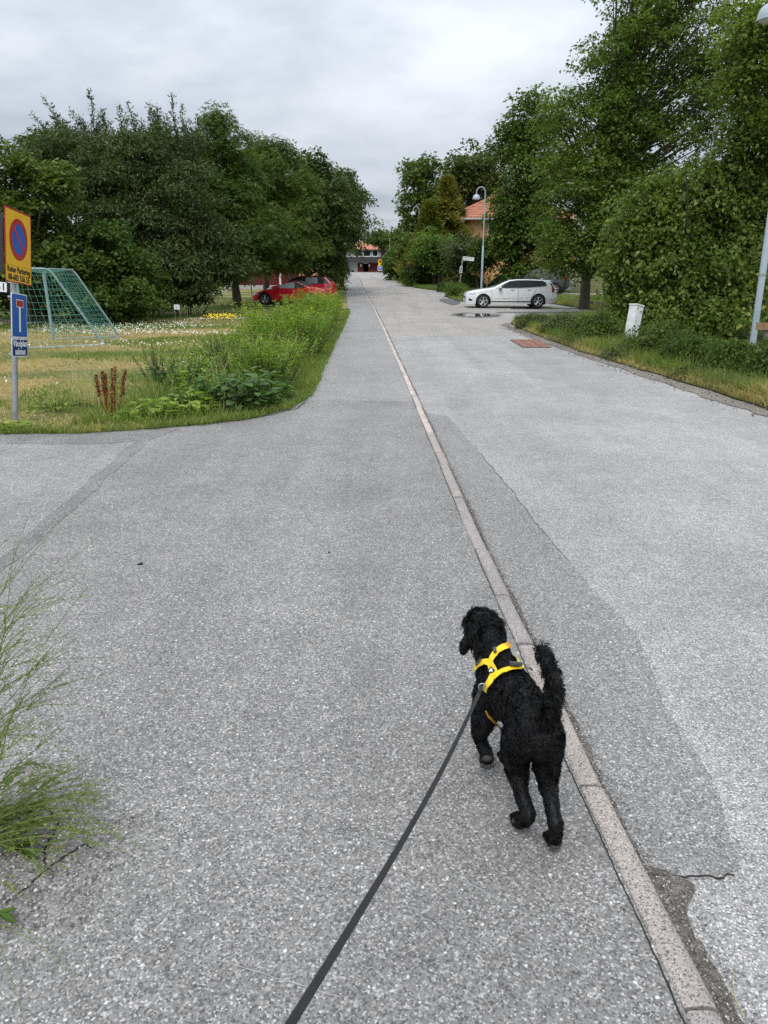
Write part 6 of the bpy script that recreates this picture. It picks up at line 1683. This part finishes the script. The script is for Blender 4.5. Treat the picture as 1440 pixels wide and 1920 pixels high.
def fur(n, keep, length, wd, curl, name, flow=(0, -.75, -.45), clump=10):
    ft = RNG.choice(nt_, n, p=ar / ar.sum()); u = RNG.random((n, 2)); fl_ = u.sum(1) > 1; u[fl_] = 1 - u[fl_]
    a, b_, c = co[tri[ft, 0]], co[tri[ft, 1]], co[tri[ft, 2]]
    p = a + (b_ - a) * u[:, :1] + (c - a) * u[:, 1:]; nn = norm(vn[tri[ft, 0]] * (1 - u.sum(1, keepdims=True)) + vn[tri[ft, 1]] * u[:, :1] + vn[tri[ft, 2]] * u[:, 1:])
    k = keep(p); p, nn = p[k], nn[k]; n = len(p)
    # curl direction varies smoothly over the coat so strands gather into locks
    sc = 1 / .022
    ph = np.array([mnoise.noise_vector(Vector(q) * sc) for q in p]) if n < 140000 else None
    fl_ = np.array(flow)[None] + ph * 1.6
    fl_ = fl_ - nn * (fl_ * nn).sum(1, keepdims=True); fl_ = norm(fl_)
    bi = np.cross(nn, fl_)
    ln = length(p) * RNG.uniform(.6, 1.2, n) * (1 + .7 * ph[:, 0])
    ang = curl * (1 + .8 * ph[:, 1])
    rings = []; seg = 3
    sd = norm(bi + RNG.normal(size=(n, 3)) * .4)
    for i in range(seg + 1):
        q = i / seg
        th = ang * q
        c_ = p + nn * (ln * (np.sin(th * .9) / np.maximum(ang, .3) * .9))[:, None] + fl_ * (ln * (1 - np.cos(th)) / np.maximum(ang, .3) * .9)[:, None] + bi * (ln * .22 * np.sin(q * 5 + ph[:, 2] * 6))[:, None]
        w_ = wd * (1 - q * .65)
        if i < seg: rings += [c_ - sd * w_, c_ + sd * w_]
        else: rings += [c_]
    V = np.stack(rings, 1); f = []
    for i in range(seg - 1): f += [(2 * i, 2 * i + 1, 2 * i + 3), (2 * i, 2 * i + 3, 2 * i + 2)]
    f += [(2 * seg - 2, 2 * seg - 1, 2 * seg)]
    F = np.array(f)[None] + (np.arange(n) * V.shape[1])[:, None, None]
    o = np_mesh(name, V.reshape(-1, 3), F.reshape(-1, 3), M_fur, dog); o['kind'] = 'stuff'
    return o
def fl_len(p):
    X, Y, Z = p[:, 0] / .875 + .44, p[:, 1] / .965 + 1.72, p[:, 2] / .965
    l = np.full(len(p), .015)
    l = np.where(Z < .19, .0085, l); l = np.where(Z < .035, .006, l)
    l = np.where((Y > 2.17) & (Z > .375), .028, l)                     # woolly crown of the head
    l = np.where((Z > .46) & (Y < 1.78), .028, l)                    # tail plume
    l = np.where((Z < .42) & (Y > 2.2) & ((X < .28) | (X > .39)), .012, l)
    return l
fur(66000, lambda p: np.ones(len(p), bool), fl_len, .0010, 2.7, 'coat')
# pads under the raised paws
def pad(c, r_, nm, q=(1, 1, .6)):
    bm = bmesh.new(); bmesh.ops.create_icosphere(bm, subdivisions=2, radius=r_); me = bpy.data.meshes.new(nm); 
    for v in bm.verts: v.co = Vector((v.co.x * q[0], v.co.y * q[1], v.co.z * q[2]))
    bm.to_mesh(me); bm.free(); me.polygons.foreach_set('use_smooth', np.ones(len(me.polygons), dtype=bool))
    o = link(nm, me, dog, M_pad); o.location = Vector(((c[0] - .44) * .875, (c[1] - 1.72) * .965, c[2] * .965)); return o
pc = Vector((.320, 1.958, .100))
pad(pc + Vector((0, -.012, .012)), .014, 'paw_pad', (1.1, .6, .8))
for k in (-1.5, -.5, .5, 1.5): pad(pc + Vector((k * .0125, -.019 , -.010 - (.006 if abs(k) < 1 else 0))), .0085, 'paw_pad', (.8, .7, 1))
pad((.498, 1.655, .030), .012, 'paw_pad', (1.2, .6, .7))
pad((.382, 1.742, .045), .010, 'paw_pad', (.8, .8, .8))
# face: nose, eyes (turned away from the viewer)
M_nose = flat('dog_nose', (.01, .01, .01), .25, .1, bmp=0)
pad((.316, 2.400, .410), .014, 'nose', (1, .8, .8)).data.materials[0] = M_nose
for sx in (-1, 1): pad((.327 + sx * .030, 2.305, .452), .008, 'eye', (1, 1, 1)).data.materials[0] = M_nose

# harness: straps laid over the coat
M_strap = flat('yellow_webbing', (.84, .58, .012), .6, .10, 40, bmp=.3, bscale=400)
M_strapo = flat('ochre_webbing', (.55, .27, .02), .6, .10, 40, bmp=.3, bscale=400)
M_buck = flat('grey_plastic', (.05, .053, .06), .4, .1, bmp=0)
har = empty('dog_harness', (.38, 2.0, .44 + DZ), label='yellow webbing harness with black buckles worn by the black dog', cat='harness')
camo = Vector((0, 0, CAMH))
OFFD = Vector((.430, 1.657, DZ))
def on_dog(px, py, lift=.014):
    u, v = (px - 720) / FPX, (py - 960) / FPX
    d = Vector((u, CP - v * SP, -(SP + v * CP))).normalized()
    h_ = bvh.ray_cast(camo - OFFD, d)
    if h_[0] is None:
        pt = (camo - OFFD) + d * 2.5; h_ = bvh.find_nearest(pt)
    return h_[0] + h_[1] * lift + OFFD, h_[1]
def near_dog(p, lift=.014):
    h_ = bvh.find_nearest(Vector(p) - OFFD); return h_[0] + h_[1] * lift + OFFD, h_[1]
def strap(name, pn, wd, mat, th=.0022, parent=None, sub=6, lift=.014):
    """pn: list of (point, normal); a flat band that follows the coat between them"""
    P_ = [p for p, n_ in pn]; Q = []
    for i in range(len(P_) - 1):
        for k in range(sub):
            q = P_[i].lerp(P_[i + 1], k / sub); Q.append(near_dog(q, lift))
    Q.append(near_dog(P_[-1], lift))
    # relax
    pts = [q[0] for q in Q]; nr = [q[1] for q in Q]
    for _ in range(3):
        pts = [pts[0]] + [(pts[i - 1] + pts[i] * 2 + pts[i + 1]) / 4 for i in range(1, len(pts) - 1)] + [pts[-1]]
        nr = [nr[0]] + [(nr[i - 1] + nr[i] * 2 + nr[i + 1]).normalized() for i in range(1, len(nr) - 1)] + [nr[-1]]
    mb = MB(); vs = []
    for i, (p, n_) in enumerate(zip(pts, nr)):
        d = (pts[min(len(pts) - 1, i + 1)] - pts[max(0, i - 1)]).normalized(); s_ = d.cross(n_).normalized(); n2 = s_.cross(d).normalized()
        if n2.dot(n_) < 0: n2 = -n2
        for a, c in ((-1, 0), (1, 0), (1, 1), (-1, 1)): vs.append(p + s_ * a * wd / 2 + n2 * c * th - har.location)
    n_ = len(pts); fs = [(i * 4 + j, i * 4 + (j + 1) % 4, (i + 1) * 4 + (j + 1) % 4, (i + 1) * 4 + j) for i in range(n_ - 1) for j in range(4)] + [(0, 1, 2, 3), tuple((n_ - 1) * 4 + q for q in (3, 2, 1, 0))]
    mb.add(vs, fs)
    return mb.build(name, mat, parent or har, smooth=False)
od = lambda *l: [on_dog(a, b_) for a, b_ in l]
SW = .021
strap('neck_strap', od((927, 1244), (930, 1234), (936, 1225), (945, 1217)), SW, M_strap)
strap('neck_strap', od((945, 1217), (950, 1214)), SW, M_strapo)
strap('shoulder_strap', od((924, 1246), (914, 1247), (906, 1249), (900, 1253), (897, 1257)), SW, M_strap)
strap('back_strap', od((925, 1247), (928, 1258), (931, 1274)), SW * 1.15, M_strap, lift=.0155)
strap('girth_strap', od((928, 1275), (940, 1268), (952, 1262), (962, 1260), (975, 1259), (986, 1262), (997, 1268), (1003, 1273)) , SW, M_strap)
strap('girth_strap', od((931, 1270), (925, 1281), (917, 1294)) , SW, M_strap, lift=.017)
gb = [near_dog((.460, 1.86, .43)), near_dog((.475, 1.87, .38)), near_dog((.46, 1.88, .33)), near_dog((.42, 1.89, .30))]
strap('girth_strap', gb, SW * .75, M_strapo, lift=.010)
strap('belly_strap', od((915, 1330), (920, 1345), (928, 1358), (940, 1372)), .008, M_strapo, lift=.012)
def chip(name, px, py, w_, h_, th, mat, rot, lift=.0225):
    p, n_ = on_dog(px, py, lift); o = MB().box((0, 0, 0), (w_, h_, th)).build(name, mat, har, bevel=min(th, .002) * .45)
    q = n_.to_track_quat('Z', 'Y'); o.rotation_mode = 'QUATERNION'; o.rotation_quaternion = q @ Quaternion((0, 0, 1), rot); o.location = p - har.location; return o
E1 = chip('slider', 931, 1230, .030, .010, .005, M_buck, .1)
chip('slider', 908, 1248, .010, .030, .005, M_buck, .15)
chip('buckle', 966, 1260, .038, .027, .008, M_buck, .15, .0255)
chip('slider', 984, 1262, .005, .027, .005, M_buck, .5)
lbl = chip('woven_label', 928, 1260, .020, .018, .0012, M_blk, -.25, .0205)
mk = MB().box((-.002, 0, .0012), (.005, .012, .001)).box((.003, .001, .0012), (.006, .004, .001)).build('label_emblem', M_wht, lbl)
# D-ring and leash
pr_, nr_ = on_dog(921, 1289, .028)
ring = [Vector((math.cos(a) * .011, 0, math.sin(a) * .011)) for a in [2 * math.pi * i / 16 for i in range(17)]]
MB().tube([pr_ - har.location + v for v in ring], .0018, 6).build('lead_ring', M_galv, har, True)
lend = P(488, 2010, .43)
ls = pr_ + (lend - pr_).normalized() * .03
root = empty('leash', pr_, label='black webbing leash running from the harness of the dog to the viewer', cat='leash')
dirn = (lend - pr_).normalized()
MB().tube([Vector((0, 0, 0)), dirn * .012, dirn * .02], [.006, .0045, .0035], 8).tube([dirn * -.004 + Vector((.004, 0, .006)), dirn * .010 + Vector((.006, 0, .002))], .0016, 6).build('snap_hook', flat('bright_steel', (.6, .6, .62), .2, .05, metal=1, bmp=0), root, True)
mb = MB(); n = 40; vs = []
for i in range(n + 1):
    k = i / n; p = ls.lerp(lend, k) + Vector((0, 0, -.035 * math.sin(math.pi * k))); d = (lend - ls).normalized()
    view = (camo - p).normalized(); s_ = d.cross(Vector((0.25, -.55, .8))).normalized()
    tw = .35 * math.sin(k * 2.2 - .3); nn = s_.cross(d); s_ = s_ * math.cos(tw) + nn * math.sin(tw); nn = s_.cross(d).normalized()
    for a, c in ((-1, 0), (-.9, 1), (.9, 1), (1, 0)): vs.append(p - pr_ + s_ * a * .0052 + nn * c * .0020)
mb.add(vs, [(i * 4 + j, i * 4 + (j + 1) % 4, (i + 1) * 4 + (j + 1) % 4, (i + 1) * 4 + j) for i in range(n) for j in range(4)] + [(0, 1, 2, 3), (n * 4 + 3, n * 4 + 2, n * 4 + 1, n * 4)])
mb.build('strap', flat('black_webbing', (.022, .022, .024), .6, .15, 30, bmp=.4, bscale=500), root)
# stitched fold where the lead meets the hook
MB().tube([dirn * .018, dirn * .075], .0055, 8).build('stitched_fold', flat('black_webbing', (.022, .022, .024)), root)
